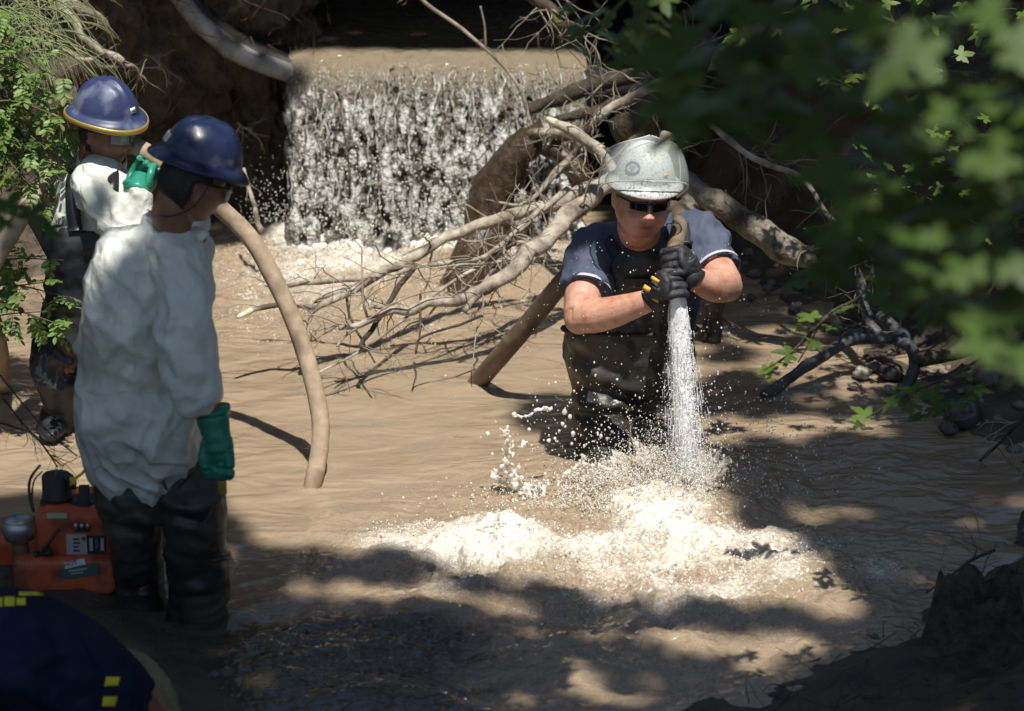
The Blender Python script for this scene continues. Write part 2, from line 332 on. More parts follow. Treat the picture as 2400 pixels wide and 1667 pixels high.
# ---------------------------------------------------------------- stream water
def water_mat(name, c, foam_glint, rough=.025, big=13., fine=55., strength=.6, stretch=(1, 1, 1), lip=None):
    m = D.materials.new(name); m.use_nodes = True; nt = m.node_tree; N = nt.nodes; L = nt.links; b = N['Principled BSDF']
    b.inputs['IOR'].default_value = 1.5
    if not lip: b.inputs['Subsurface Weight'].default_value = .75; b.inputs['Subsurface Radius'].default_value = (1., .8, .55); b.inputs['Subsurface Scale'].default_value = .03
    tc = N.new('ShaderNodeTexCoord'); mp = N.new('ShaderNodeMapping'); mp.inputs['Scale'].default_value = stretch; L.new(tc.outputs['Object'], mp.inputs[0])
    fa = N.new('ShaderNodeAttribute'); fa.attribute_name = 'foam'
    n1 = N.new('ShaderNodeTexNoise'); n1.inputs['Scale'].default_value = 30; n1.inputs['Detail'].default_value = 12; n1.inputs['Roughness'].default_value = .80; n1.inputs['Distortion'].default_value = .8; L.new(mp.outputs[0], n1.inputs['Vector'])
    ad = N.new('ShaderNodeMath'); ad.operation = 'ADD'; L.new(fa.outputs['Fac'], ad.inputs[0]); L.new(n1.outputs['Fac'], ad.inputs[1])
    mr = N.new('ShaderNodeMapRange'); mr.inputs[1].default_value = .84; mr.inputs[2].default_value = 1.34; L.new(ad.outputs[0], mr.inputs[0])
    n5 = N.new('ShaderNodeTexNoise'); n5.inputs['Scale'].default_value = 130; n5.inputs['Detail'].default_value = 3; L.new(tc.outputs['Object'], n5.inputs['Vector'])
    m5 = N.new('ShaderNodeMapRange'); m5.inputs[1].default_value = .56; m5.inputs[2].default_value = .66; L.new(n5.outputs['Fac'], m5.inputs[0])  # white flecks in the colour: fine foam and painted sun glints
    k5 = N.new('ShaderNodeMath'); k5.operation = 'MULTIPLY'; L.new(m5.outputs[0], k5.inputs[0]); L.new(fa.outputs['Fac'], k5.inputs[1])
    k6 = N.new('ShaderNodeMath'); k6.operation = 'ADD'; k6.use_clamp = True; L.new(mr.outputs[0], k6.inputs[0]); L.new(k5.outputs[0], k6.inputs[1]); fsock = k6.outputs[0]
    n0 = N.new('ShaderNodeTexNoise'); n0.inputs['Scale'].default_value = 4.2; n0.inputs['Detail'].default_value = 2.5; n0.inputs['Distortion'].default_value = 1.2; L.new(mp.outputs[0], n0.inputs['Vector'])
    rp = N.new('ShaderNodeValToRGB'); rp.color_ramp.elements[0].position = .3; rp.color_ramp.elements[1].position = .7
    rp.color_ramp.elements[0].color = (c[0] * .84, c[1] * .82, c[2] * .79, 1); rp.color_ramp.elements[1].color = (*c, 1); L.new(n0.outputs['Fac'], rp.inputs[0])
    csock = rp.outputs[0]
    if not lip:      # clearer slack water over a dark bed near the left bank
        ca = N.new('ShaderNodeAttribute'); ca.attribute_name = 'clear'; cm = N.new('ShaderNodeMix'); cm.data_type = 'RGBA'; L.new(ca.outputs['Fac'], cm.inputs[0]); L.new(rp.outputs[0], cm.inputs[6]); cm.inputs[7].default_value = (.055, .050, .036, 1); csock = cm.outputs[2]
    if lip:
        la = N.new('ShaderNodeAttribute'); la.attribute_name = 'fallen'; lm_ = N.new('ShaderNodeMix'); lm_.data_type = 'RGBA'; L.new(la.outputs['Fac'], lm_.inputs[0]); L.new(rp.outputs[0], lm_.inputs[6]); lm_.inputs[7].default_value = (*lip, 1); csock = lm_.outputs[2]
    mx = N.new('ShaderNodeMix'); mx.data_type = 'RGBA'; L.new(fsock, mx.inputs[0]); L.new(csock, mx.inputs[6]); mx.inputs[7].default_value = (*foam_glint, 1); L.new(mx.outputs[2], b.inputs['Base Color'])
    rr = N.new('ShaderNodeMapRange'); rr.inputs[3].default_value = rough; rr.inputs[4].default_value = .3; L.new(fsock, rr.inputs[0]); L.new(rr.outputs[0], b.inputs['Roughness'])
    w1 = N.new('ShaderNodeTexNoise'); w1.inputs['Scale'].default_value = big; w1.inputs['Detail'].default_value = 1.5; w1.inputs['Distortion'].default_value = 1.4; L.new(mp.outputs[0], w1.inputs['Vector'])
    w2 = N.new('ShaderNodeTexNoise'); w2.inputs['Scale'].default_value = fine; w2.inputs['Detail'].default_value = 2.5; L.new(tc.outputs['Object'], w2.inputs['Vector'])
    s1 = N.new('ShaderNodeMath'); s1.operation = 'MULTIPLY'; s1.inputs[1].default_value = .030; L.new(w1.outputs['Fac'], s1.inputs[0])
    # the fine chop grows where the water is turbulent
    ch = N.new('ShaderNodeAttribute'); ch.attribute_name = 'chop'
    s2 = N.new('ShaderNodeMath'); s2.operation = 'MULTIPLY'; L.new(w2.outputs['Fac'], s2.inputs[0]); L.new(ch.outputs['Fac'], s2.inputs[1])
    s3 = N.new('ShaderNodeMath'); s3.operation = 'ADD'; L.new(s1.outputs[0], s3.inputs[0]); L.new(s2.outputs[0], s3.inputs[1])
    bp = N.new('ShaderNodeBump'); bp.inputs['Strength'].default_value = strength; bp.inputs['Distance'].default_value = 1; L.new(s3.outputs[0], bp.inputs['Height']); L.new(bp.outputs[0], b.inputs['Normal'])
    return m
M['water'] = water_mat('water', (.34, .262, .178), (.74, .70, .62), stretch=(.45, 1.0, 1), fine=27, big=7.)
JET = on(1610, 1150)                                   # where the jet strikes the stream
xs = np.arange(-2.9, 2.5, .0108); ys = np.arange(7.2, 13.2, .0108); X, Y = np.meshgrid(xs, ys)
P3 = np.stack([X.ravel(), Y.ravel(), 0 * X.ravel()], 1); px, py = proj(P3)
def blob(cx, cy, rx, ry, p=2): return np.exp(-(((px - cx) / rx) ** 2 + ((py - cy) / ry) ** 2) ** (p / 2))
foam = (.85 * blob(930, 560, 330, 40, 4) + .48 * blob(800, 620, 300, 60) + .34 * blob(720, 710, 260, 80) + .42 * blob(1260, 610, 130, 45)
        + .75 * blob(1520, 1210, 150, 60) + .72 * blob(1160, 1290, 110, 42) + .38 * blob(1010, 1265, 190, 50) + .38 * blob(1400, 1320, 460, 55) + .42 * blob(1780, 1290, 240, 50) + .36 * blob(1650, 1390, 420, 60) + .35 * blob(1470, 1050, 80, 10) + .3 * blob(1112, 908, 40, 9) + .3 * blob(728, 1146, 36, 8) + .35 * blob(466, 1458, 90, 9) + .3 * blob(330, 1440, 60, 8) + .3 * blob(130, 1008, 50, 8)
        + .30 * blob(1050, 1400, 180, 36) + .42 * blob(2060, 1340, 60, 30) + .22 * blob(1560, 1440, 300, 40) + .22 * blob(880, 1290, 120, 50) + .4 * blob(1690, 775, 50, 18) + .2 * blob(1850, 1490, 300, 40) + .15 * blob(1500, 1600, 400, 40))
turb = np.clip(1.0 * blob(930, 590, 400, 80) + .55 * blob(850, 700, 420, 120) + 1.0 * blob(1480, 1250, 420, 130) + .75 * blob(1600, 1380, 560, 110) + .5 * blob(1500, 1560, 600, 110) + .45 * blob(1000, 1350, 260, 90) + .30 * blob(800, 1560, 380, 110) + .25 * blob(1950, 1080, 300, 90), 0, 1.3)
q = P3.copy(); ang = R(28); q[:, 0], q[:, 1] = P3[:, 0] * math.cos(ang) + P3[:, 1] * math.sin(ang), -P3[:, 0] * math.sin(ang) + P3[:, 1] * math.cos(ang)
hh = .014 * fbm(q * np.array([1.6, 3.2, 1]), 4) + .0032 * fbm(q * np.array([1.8, 5, 1]) + 5, 3) + .0004 * ridged(q * np.array([3, 12, 1]) + 15, 1)
hh += turb * (.060 * fbm(P3 * np.array([2.4, 3.8, 1]) + 30, 3) + .020 * ridged(P3 * np.array([7, 10, 1]) + 50, 3) + .007 * fbm(P3 * 24, 2))
rj = np.hypot(P3[:, 0] - JET[0], P3[:, 1] - JET[1])
hh += .045 * np.exp(-((rj - .24) / .13) ** 2) * (1 + .8 * fbm(P3 * 6 + 3, 3)) - .05 * np.exp(-(rj / .12) ** 2)
lf = blob(1180, 1290, 120, 50); hh += .05 * lf * (1 + fbm(P3 * 8, 3))
hh += .02 * np.clip(foam, 0, 1) * ridged(P3 * 20 + 8, 3)
foam = foam + .22 * np.clip(turb, 0, 1) * fbm(P3 * 5 + 11, 4) + .5 * turb * np.clip(hh - .03, 0, 1) * 8 * .5
V = np.stack([P3[:, 0], P3[:, 1], hh], 1); g = MB(); g.grid(V.reshape(X.shape + (3,)))
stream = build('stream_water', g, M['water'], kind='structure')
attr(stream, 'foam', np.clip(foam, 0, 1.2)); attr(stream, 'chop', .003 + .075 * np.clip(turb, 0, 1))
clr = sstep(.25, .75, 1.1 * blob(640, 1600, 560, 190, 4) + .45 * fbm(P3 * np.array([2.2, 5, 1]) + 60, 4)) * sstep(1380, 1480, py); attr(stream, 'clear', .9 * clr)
def wz(x, y):
    i = int(np.clip((y - 7.2) / .0108, 0, len(ys) - 1)); j = int(np.clip((x + 2.9) / .0108, 0, len(xs) - 1)); return hh.reshape(X.shape)[i, j]
WX, WY, WH = xs, ys, hh.reshape(X.shape)
# ---------------------------------------------------------------- waterfall
M['fall'] = water_mat('fall', (.27, .22, .155), (.72, .70, .65), rough=.035, big=11, fine=48, stretch=(1, 1, .5), strength=.8, lip=(.12, .112, .095))
nt_ = M['fall'].node_tree; b_ = nt_.nodes['Principled BSDF']; tr_ = nt_.nodes.new('ShaderNodeBsdfTranslucent'); ms_ = nt_.nodes.new('ShaderNodeMixShader'); ms_.inputs[0].default_value = .12
tr_.inputs[0].default_value = (.6, .56, .48, 1); nt_.links.new(b_.outputs[0], ms_.inputs[1]); nt_.links.new(tr_.outputs[0], ms_.inputs[2]); nt_.links.new(ms_.outputs[0], nt_.nodes['Material Output'].inputs[0])
fallr = thing('waterfall', 'muddy waterfall pouring from the culvert lip into the stream', 'waterfall', (-.38, 12.7, 0))
def fall_sheet(lay, cut, amp):
    nx, nt = 250, 170
    s = np.linspace(0, 1, nx); t = np.linspace(-.35, 1, nt); S, T = np.meshgrid(s, t)
    tt = np.clip(T, 0, 1); zlip = .80 + .03 * pnoise(np.stack([S * 3.1, S * 0 + 2.2, S * 0], -1).reshape(-1, 3)).reshape(S.shape)
    edge = .05 * pnoise(np.stack([tt * 4, tt * 0 + 5 + lay * 3, tt * 0 + np.round(S)], -1).reshape(-1, 3)).reshape(S.shape) * (np.abs(S - .5) * 2) ** 6 * np.sign(S - .5)
    x = -1.03 + 1.36 * S + edge + (.02 * pnoise(np.stack([tt * 3, S * 0 + lay, S * 0], -1).reshape(-1, 3)).reshape(S.shape)) + .05 * tt * (1 - 2 * S) * .3
    z = np.where(T < 0, zlip + .004, zlip - (zlip + .04) * tt ** 1.5); z = z - .012 * (np.abs(S - .5) * 2) ** 4
    y = np.where(T < 0, 12.93 - T * 12, 12.93 - .40 * tt ** .75) - .05 * lay * tt
    y = y + .06 * np.sin(S * 9 + 1) * tt * .5 + .10 * (S - .5) ** 2 * tt
    Q = np.stack([x, z, np.full_like(x, lay * 7.7)], -1).reshape(-1, 3)
    w = sstep(.02, .55, tt).ravel(); n1 = ridged(Q * np.array([10, 3.5, 1]) + 2, 3); n2 = fbm(Q * np.array([25, 13, 1]), 4); n3 = ridged(Q * np.array([26, 16, 1]) + 40, 2)
    dy = -(amp * w * (n1 * .5 + n2 * .9 + .35 * n3)); dz = w * .02 * n2
    V = np.stack([x.ravel(), y.ravel() + dy, z.ravel() + dz], 1)
    V[:, 2] += np.where(T.ravel() < .1, .006 * fbm(V * np.array([3, 6, 1]), 3), 0)
    hole = (n1 * .45 + n2 * .8 + .3 * n3 + .25 * (fbm(Q * np.array([3, 1.2, 1]) + 70, 2)))
    keepv = (hole > cut * w + (-9) * (1 - np.minimum(w * 6, 1))) | (w < .12)
    idx = np.arange(nx * nt).reshape(nt, nx); kk = keepv.reshape(nt, nx); k = kk[:-1, :-1] & kk[1:, 1:] & kk[:-1, 1:] & kk[1:, :-1]
    q = np.stack([idx[:-1, :-1], idx[:-1, 1:], idx[1:, 1:], idx[1:, :-1]], -1)[k]
    return V, q.tolist(), w, n2, n1
for lay, cut, amp in ((0, -.75, .018), (1, .12, .028), (2, .46, .034)):
    V, q, w, n2, n1 = fall_sheet(lay, cut, amp)
    o = build('water_sheet', (V, q), M['fall'], fallr)
    attr(o, 'foam', np.clip(w * (.10 + .85 * n2 + .06 * lay + .2 * (n1 - .5)), 0, .75)); attr(o, 'chop', .002 + .075 * w); attr(o, 'fallen', np.clip(w * 1.15 * (.75 + .5 * n2), 0, 1))
    if lay: mo = o.modifiers.new('thick', 'SOLIDIFY'); mo.thickness = .006
# ================================================================ WOOD, ROOTS, ROCKS
def rwalk(p, d, L, n, wob, droop=0, r=rng):
    P = [np.asarray(p, float)]; d = unit(np.asarray(d, float))
    for i in range(n - 1):
        d = unit(d + r.normal(0, wob, 3) + np.array([0, 0, -droop])); P.append(P[-1] + d * L / (n - 1))
    return np.array(P)
def twigs_on(mb, P, count, L, r, wob=.22, droop=.02, depth=1, spread=1.2, tr=(.1, 1.), up=0.):
    P = np.asarray(P); T = unit(np.gradient(P, axis=0))
    for _ in range(count):
        k = int((tr[0] + (tr[1] - tr[0]) * rng.random()) * (len(P) - 1)); l = L * rng.uniform(.4, 1.2)
        d = T[k] * .8 + rng.normal(0, 1, 3) * spread * np.array([1, .7, .8]) + np.array([0, 0, up]); n = 7
        W = rwalk(P[k], d, l, n, wob, droop); rr = r * rng.uniform(.6, 1.1)
        mb.tube(W, np.linspace(rr, rr * .35, n), 5)
        if depth and l > L * .45: twigs_on(mb, W, rng.integers(1, 4), l * .5, rr * .6, wob, droop, depth - 1, spread * .8, (.25, .95))
def branch(name, label, cat, paths, material, twig=None, group=None, n=9, rough=.14, ends=None, part='limb'):
    """paths: (px points, r0, r1); twig: list of (path no, count, length, radius)"""
    group = group or {'branch': 'dead branches over the stream and right bank', 'root': 'roots in the left earth bank', 'log': 'logs in the tangle on the right', 'twig': 'dead twigs on the near banks'}.get(cat)
    main = path(paths[0][0]); t = thing(name, label, cat, main[len(main) // 2], group); S = []
    for i, (pts, r0, r1) in enumerate(paths):
        P = path(pts); ln = np.linalg.norm(np.diff(P, axis=0), axis=1).sum(); m = int(max(10, min(60, ln / max(.012, r0 * .7))))
        C = spline(P, m); C = C + .25 * r0 * np.stack([pnoise(C * 9 + 3.1 * k) for k in range(3)], 1) * 2
        S.append(C); g = MB(); g.tube(C, np.linspace(r0, r1, m) * (1 + .18 * pnoise(C * 14)), n, rough=rough, seed=i * 3.7)
        build(part if r0 > .011 else 'twig', g, material, t)
    if twig:
        g = MB()
        for k, c, L, r in twig: twigs_on(g, S[k], c, L, r)
        build('twigs', g, M['twig'], t, kind='stuff')
    for e in (ends or []):
        g = MB(); a = at(*e[0]); b = at(*e[1]); g.tube(spline([a, b], 6), np.linspace(e[2], e[2] * .5, 6), 9, rough=.35, seed=2); build('broken_end', g, M['fresh_wood'], t)
    return t, S
# the fallen dead branches across the stream
branch('fallen_branch', 'long pale grey dead branch whose forked tip reaches left to the curved hose', 'branch',
    [([(1420, 420, 11.6), (1285, 483, 11.5), (1158, 516, 11.4), (1083, 546, 11.3), (1030, 568, 11.2), (938, 621, 11.0), (895, 638, 10.9), (824, 682, 10.8), (728, 730, 10.65), (715, 772, 10.6)], .031, .012),
     ([(895, 641, 10.9), (820, 655, 10.9), (745, 662, 10.95), (658, 670, 11.0), (620, 668, 11.0)], .015, .008),
     ([(728, 722, 10.65), (690, 712, 10.6), (645, 716, 10.6), (590, 727, 10.55)], .012, .011),
     ([(824, 678, 10.8), (780, 688, 10.75), (735, 702, 10.7), (722, 726, 10.65)], .013, .009)],
    M['bark_pale'], [(0, 18, .32, .0055), (1, 5, .2, .004), (2, 4, .2, .004)], ends=[((590, 727, 10.55), (555, 744, 10.5), .013)])
branch('fallen_branch', 'thick pale grey dead branch sloping down from behind the white helmet into the stream', 'branch',
    [([(1440, 415, 11.4), (1399, 455, 11.3), (1325, 520, 11.15), (1263, 573, 11.0), (1202, 639, 10.85), (1149, 669, 10.8), (1092, 696, 10.75), (982, 720, 10.65), (930, 728, 10.6), (851, 757, 10.5), (794, 776, 10.45)], .046, .010),
     ([(1263, 573, 11.0), (1210, 570, 11.0), (1160, 590, 10.95), (1120, 630, 10.9)], .014, .006),
     ([(1149, 668, 10.8), (1110, 700, 10.75), (1085, 730, 10.7)], .018, .012),
     ([(930, 728, 10.6), (880, 720, 10.55), (865, 722, 10.5)], .010, .006),
     ([(851, 757, 10.5), (810, 785, 10.45), (790, 812, 10.4)], .009, .005)],
    M['bark_pale'], [(0, 24, .38, .0055), (1, 8, .25, .004)])
branch('fallen_branch', 'long thin straight dead twig slanting from the log pile down behind the curved hose', 'branch',
    [([(1170, 590, 11.0), (1123, 625, 10.9), (1035, 678, 10.75), (939, 753, 10.6), (842, 823, 10.45), (746, 875, 10.3)], .009, .004)], M['bark_pale'], [(0, 8, .25, .003)])
branch('fallen_branch', 'thin forked dead branch standing in the water below the grey branch', 'branch',
    [([(970, 625, 10.9), (930, 680, 10.8), (880, 760, 10.6), (850, 800, 10.45), (848, 815, 10.4)], .012, .009), ([(810, 690, 10.8), (820, 740, 10.7), (850, 800, 10.5), (878, 850, 10.3)], .006, .004),
     ([(985, 690, 10.7), (985, 770, 10.55), (975, 830, 10.4)], .005, .003), ([(1130, 740, 10.6), (1080, 760, 10.5), (990, 790, 10.4), (975, 825, 10.35)], .006, .004)], M['bark_plain'], [(0, 7, .2, .003)])
branch('fallen_branch', 'pale dead branches crossing under the thick one, full of fine twigs', 'branch',
    [([(1330, 440, 11.3), (1260, 500, 11.2), (1190, 560, 11.0), (1131, 603, 10.95), (1060, 615, 10.9), (982, 625, 10.9), (930, 640, 10.9)], .014, .007),
     ([(1300, 560, 11.1), (1220, 600, 11.0), (1150, 618, 10.9), (1080, 622, 10.85), (1010, 628, 10.8)], .009, .004),
     ([(1275, 480, 11.2), (1205, 560, 11.05), (1150, 640, 10.9), (1120, 680, 10.85)], .010, .004)], M['bark_pale'], [(0, 16, .32, .0045), (1, 10, .26, .004), (2, 9, .26, .004)])
branch('fallen_branch', 'dead branch with a bright broken end pointing up left of the white helmet', 'branch',
    [([(1300, 287, 11.2), (1334, 305, 11.2), (1382, 341, 11.2), (1420, 375, 11.2), (1450, 420, 11.15)], .020, .026)], M['bark_pale'], [(0, 7, .2, .004)], ends=[((1302, 288, 11.2), (1280, 278, 11.2), .019)])
branch('fallen_branch', 'knobbly dead branch rising from the tangle to the mossy trunk in the shade', 'branch',
    [([(1270, 440, 11.5), (1342, 361, 11.5), (1391, 283, 11.5), (1477, 232, 11.5), (1590, 178, 11.5)], .014, .022), ([(1342, 361, 11.5), (1282, 433, 11.4), (1225, 480, 11.35), (1168, 474, 11.3)], .012, .006)], M['bark_pale'], [(0, 22, .3, .005), (1, 10, .2, .004)])
branch('fallen_branch', 'dry split branch arching over the wet stump beside the waterfall', 'branch',
    [([(1240, 318, 11.9), (1270, 311, 11.85), (1312, 312, 11.8), (1360, 330, 11.7), (1420, 360, 11.6)], .020, .030)], M['bark_pale'], [(0, 8, .2, .004)])
branch('wet_stump', 'dark wet stump arching down into the stream in front of the waterfall', 'stump',
    [([(1310, 325, 11.95), (1250, 335, 11.95), (1200, 385, 11.95), (1160, 470, 11.95), (1120, 560, 11.9), (1100, 650, 11.85), (1095, 720, 11.8)], .075, .105), ([(1235, 340, 11.95), (1290, 350, 11.95), (1330, 380, 11.9), (1370, 430, 11.9)], .04, .05)], M['wet_wood'], n=18, rough=.35, part='trunk')
branch('sapling', 'thin bare sapling leaning down across the top of the waterfall', 'sapling',
    [([(975, -30, 12.2), (989, 0, 12.2), (1061, 52, 12.2), (1138, 116, 12.15), (1194, 172, 12.1), (1226, 225, 12.05), (1242, 280, 12.0), (1250, 310, 11.95)], .009, .007), ([(1138, 112, 12.15), (1136, 60, 12.15), (1126, 14, 12.15)], .006, .0035)], M['twig'], [(0, 6, .2, .0025)])
branch('dead_branch', 'broken dead branch hanging in the dark above the right end of the waterfall', 'branch',
    [([(1230, -25, 12.0), (1258, 0, 12.0), (1294, 28, 11.95), (1320, 60, 11.9), (1370, 68, 11.85)], .03, .018), ([(1294, 28, 11.95), (1330, 30, 11.9)], .02, .012), ([(1260, 75, 11.9), (1262, 110, 11.9), (1268, 120, 11.9)], .006, .003)], M['bark_dark'], [(0, 16, .35, .004)])
branch('log', 'mossy thick trunk leaning in the shade behind the white helmet', 'log',
    [([(1450, 330, 11.9), (1520, 270, 11.95), (1590, 180, 12.0), (1640, 90, 12.1)], .085, .10)], M['bark_dark'], [(0, 14, .3, .004)], n=18, rough=.3, part='trunk')
branch('log', 'dark log lying level above the tangle beside the waterfall lip', 'log',
    [([(1240, 255, 12.4), (1330, 225, 12.4), (1430, 190, 12.4), (1560, 160, 12.4)], .032, .042), ([(1300, 285, 12.3), (1380, 262, 12.3), (1470, 235, 12.3)], .02, .028)], M['bark_plain'], [(0, 22, .3, .0035)], n=16, rough=.35, part='trunk')
branch('log', 'pale sawn limb sticking up right behind the white helmet', 'log',
    [([(1520, 395, 11.0), (1545, 350, 11.05), (1567, 315, 11.1)], .032, .030)], M['bark_pale'], n=14, rough=.1, part='trunk')
branch('log', 'long flaky barked log slanting down right behind the spraying man', 'log',
    [([(1490, 330, 11.4), (1560, 400, 11.3), (1614, 445, 11.2), (1720, 505, 11.1), (1795, 553, 11.0), (1850, 580, 10.95), (1912, 592, 10.9)], .055, .048), ([(1600, 470, 11.1), (1650, 520, 11.05), (1690, 560, 11.0)], .028, .022)], M['log_bark'], [(0, 8, .25, .004)], n=20, rough=.28, part='trunk')
branch('dead_branch', 'long dead branch slanting down through the undergrowth on the right bank', 'branch',
    [([(1640, 270, 11.3), (1694, 313, 11.25), (1770, 373, 11.2), (1866, 409, 11.1), (1906, 449, 11.0), (1940, 500, 10.95), (1967, 530, 10.9), (2010, 560, 10.8), (2040, 600, 10.7), (2050, 660, 10.65)], .014, .007)], M['bark_pale'], [(0, 22, .28, .0035)])
branch('dead_branch', 'upper of the two long dead branches crossing the right bank undergrowth', 'branch',
    [([(1690, 280, 11.4), (1720, 298, 11.4), (1795, 348, 11.35), (1876, 373, 11.3), (1942, 399, 11.25), (2010, 440, 11.2)], .018, .010)], M['bark_dark'], [(0, 20, .28, .004)])
branch('charred_branch', 'smooth charcoal black branch bending out of the right bank into the stream', 'branch',
    [([(1790, 925, 10.3), (1826, 906, 10.35), (1886, 861, 10.45), (1957, 816, 10.55), (2006, 797, 10.6), (2081, 793, 10.6), (2120, 800, 10.6)], .020, .024), ([(2100, 795, 10.6), (2135, 815, 10.55), (2142, 850, 10.5), (2126, 900, 10.4), (2110, 960, 10.3)], .024, .022),
     ([(2010, 640, 10.9), (2021, 710, 10.8), (2038, 756, 10.7), (2060, 785, 10.65)], .022, .024), ([(2060, 735, 10.75), (2095, 765, 10.7), (2122, 795, 10.6)], .028, .03)], M['charred'], [(2, 6, .2, .003)], n=12, rough=.2)
branch('log', 'dark stub of log lying among the stones under the charred branch', 'log', [([(2140, 850, 10.5), (2175, 838, 10.5), (2215, 830, 10.55), (2280, 815, 10.6)], .03, .03)], M['bark_dark'], n=12, part='trunk')
branch('snag', 'small wet broken snag standing in the stream with water splashing round it', 'snag',
    [([(1686, 690, 11.1), (1684, 720, 11.1), (1676, 765, 11.1), (1670, 810, 11.05)], .022, .034), ([(1652, 712, 11.1), (1650, 750, 11.1), (1652, 800, 11.05)], .010, .014), ([(1652, 715, 11.1), (1672, 713, 11.1)], .007, .006), ([(1688, 745, 11.1), (1715, 758, 11.1), (1735, 770, 11.05)], .006, .004), ([(1625, 770, 11.05), (1655, 772, 11.05)], .006, .006)], M['wet_wood'], n=12, rough=.3)
# roots in the left earth bank
rt = [('pale thick root curving out of the earth bank above the gold rimmed helmet', [(130, -30, 11.9), (145, 10, 11.85), (175, 55, 11.8), (195, 90, 11.75), (235, 115, 11.7), (268, 132, 11.7), (290, 148, 11.7)], .020, .018),
      ('dark thick root across the top left of the earth bank', [(140, 0, 12.0), (170, 15, 12.0), (215, 35, 12.0), (240, 48, 12.0), (262, 90, 12.1)], .03, .02),
      ('thin pale root lying level in the earth bank beside the pale thick root', [(135, 112, 11.8), (165, 122, 11.75), (190, 138, 11.7), (218, 138, 11.7)], .011, .009),
      ('grey root bending right in the earth bank just over the blue helmet', [(212, 124, 11.75), (224, 142, 11.7), (238, 158, 11.7), (270, 157, 11.7), (305, 156, 11.75), (322, 165, 11.8), (324, 185, 11.85)], .010, .008),
      ('thin forked root hanging in the dark middle of the earth bank', [(334, 126, 12.2), (355, 134, 12.2), (372, 148, 12.2), (380, 162, 12.2)], .007, .005),
      ('bare pale stick standing in the water behind the darker blue helmet', [(570, 395, 12.1), (578, 430, 12.05), (590, 465, 12.0), (598, 490, 12.0), (602, 520, 11.95), (612, 540, 11.9)], .007, .014),
      ('short pale root end in the dark earth bank left of the waterfall', [(556, 288, 12.5), (572, 300, 12.5), (590, 304, 12.5)], .006, .004)]
for i, (l, pts, r0, r1) in enumerate(rt):
    branch('root' if i != 5 else 'stick', l, 'root' if i != 5 else 'stick', [(pts, r0, r1)], M['bark_pale'] if i in (0, 2, 5) else M['log_bark'], [(0, 7 if i != 5 else 3, .18, .003)], n=10, rough=.2)
# fine rootlets and dead twigs covering the banks: nobody could count them
g = MB()
for _ in range(1500):
    x = rng.uniform(.75, 2.3); y = rng.uniform(10.6, 12.9)
    zb = rbank(x, y)
    if zb < .12: continue
    d = np.array([rng.normal(-.3, .7), rng.normal(-.5, .5), rng.normal(-.1, .6)]); L = rng.uniform(.10, .42); r = rng.uniform(.0012, .0035)
    W = rwalk([x, y, zb + rng.uniform(.0, .22)], d, L, 7, .25, .03); g.tube(W, np.linspace(r, r * .4, 7), 4, cap=False)
build('rootlets', g, M['rootlet'], label='brown rootlets and dead twigs hanging over the right bank', cat='rootlets', kind='stuff')
g = MB()
for _ in range(420):
    k = rng.integers(60, 238); w = WL[k]; z = rng.uniform(.15, 1.3)
    p = w + Nn[k] * (.12 + rng.uniform(0, .1)) + np.array([0, 0, z]); L = rng.uniform(.08, .3); r = rng.uniform(.0012, .003)
    W = rwalk(p, Nn[k] * .6 + rng.normal(0, .6, 3) + np.array([0, 0, -.4]), L, 7, .25, .08); g.tube(W, np.linspace(r, r * .4, 7), 4, cap=False)
build('rootlets', g, M['rootlet'], label='fine hanging rootlets in the steep left earth bank', cat='rootlets', kind='stuff')
# dead twigs in the foreground left and on the near right bank
branch('dead_twig', 'thin bare twigs hanging over the water at the left edge above the pump', 'twig',
    [([(-20, 900, 8.6), (20, 950, 8.55), (60, 1000, 8.5), (105, 1050, 8.45), (135, 1095, 8.4)], .004, .0025), ([(-20, 985, 8.5), (30, 1000, 8.5), (80, 1020, 8.45), (120, 1070, 8.4), (150, 1095, 8.4)], .004, .002), ([(-15, 860, 8.6), (40, 930, 8.55), (110, 1010, 8.5), (180, 1070, 8.45)], .0035, .002)], M['bark_dark'], [(0, 10, .14, .0018), (1, 9, .14, .0018), (2, 8, .14, .0018)])
branch('dead_twig', 'dark forked twig standing beside the pump air intake', 'twig', [([(78, 1200, 8.2), (70, 1160, 8.2), (72, 1125, 8.2), (95, 1090, 8.2)], .006, .004), ([(74, 1180, 8.2), (80, 1130, 8.2), (100, 1105, 8.2)], .004, .002)], M['bark_dark'])
# rocks
M['rock'] = mat('rock', (.07, .06, .05), (.24, .21, .17), scale=9, rough=.5, rough2=.85, bump=.6, bscale=40, bdist=.006)
M['rock_wet'] = mat('rock_wet', (.03, .028, .026), (.10, .09, .08), scale=9, rough=.14, rough2=.4, bump=.5, bscale=40, bdist=.006)
M['rock_pale'] = mat('rock_pale', (.22, .20, .16), (.42, .38, .31), scale=9, rough=.2, rough2=.6, bump=.5, bscale=40, bdist=.006)
def rock(name, label, c, r, material, group=None, sq=(1, 1, .7)):
    g = MB(); g.ell((0, 0, 0), (1, 1, 1), nu=22, nv=14); v = g.verts(); s = rng.uniform(0, 90); v = v * (1 + .30 * fbm(v * 1.1 + s, 3) + .05 * ridged(v * 3 + s, 2))[:, None] * np.array(sq) * r
    v = v @ rotm(rng.uniform(0, 6)).T; return build(name, (v + c, g.f), material, label=label, cat='rock', group=group)
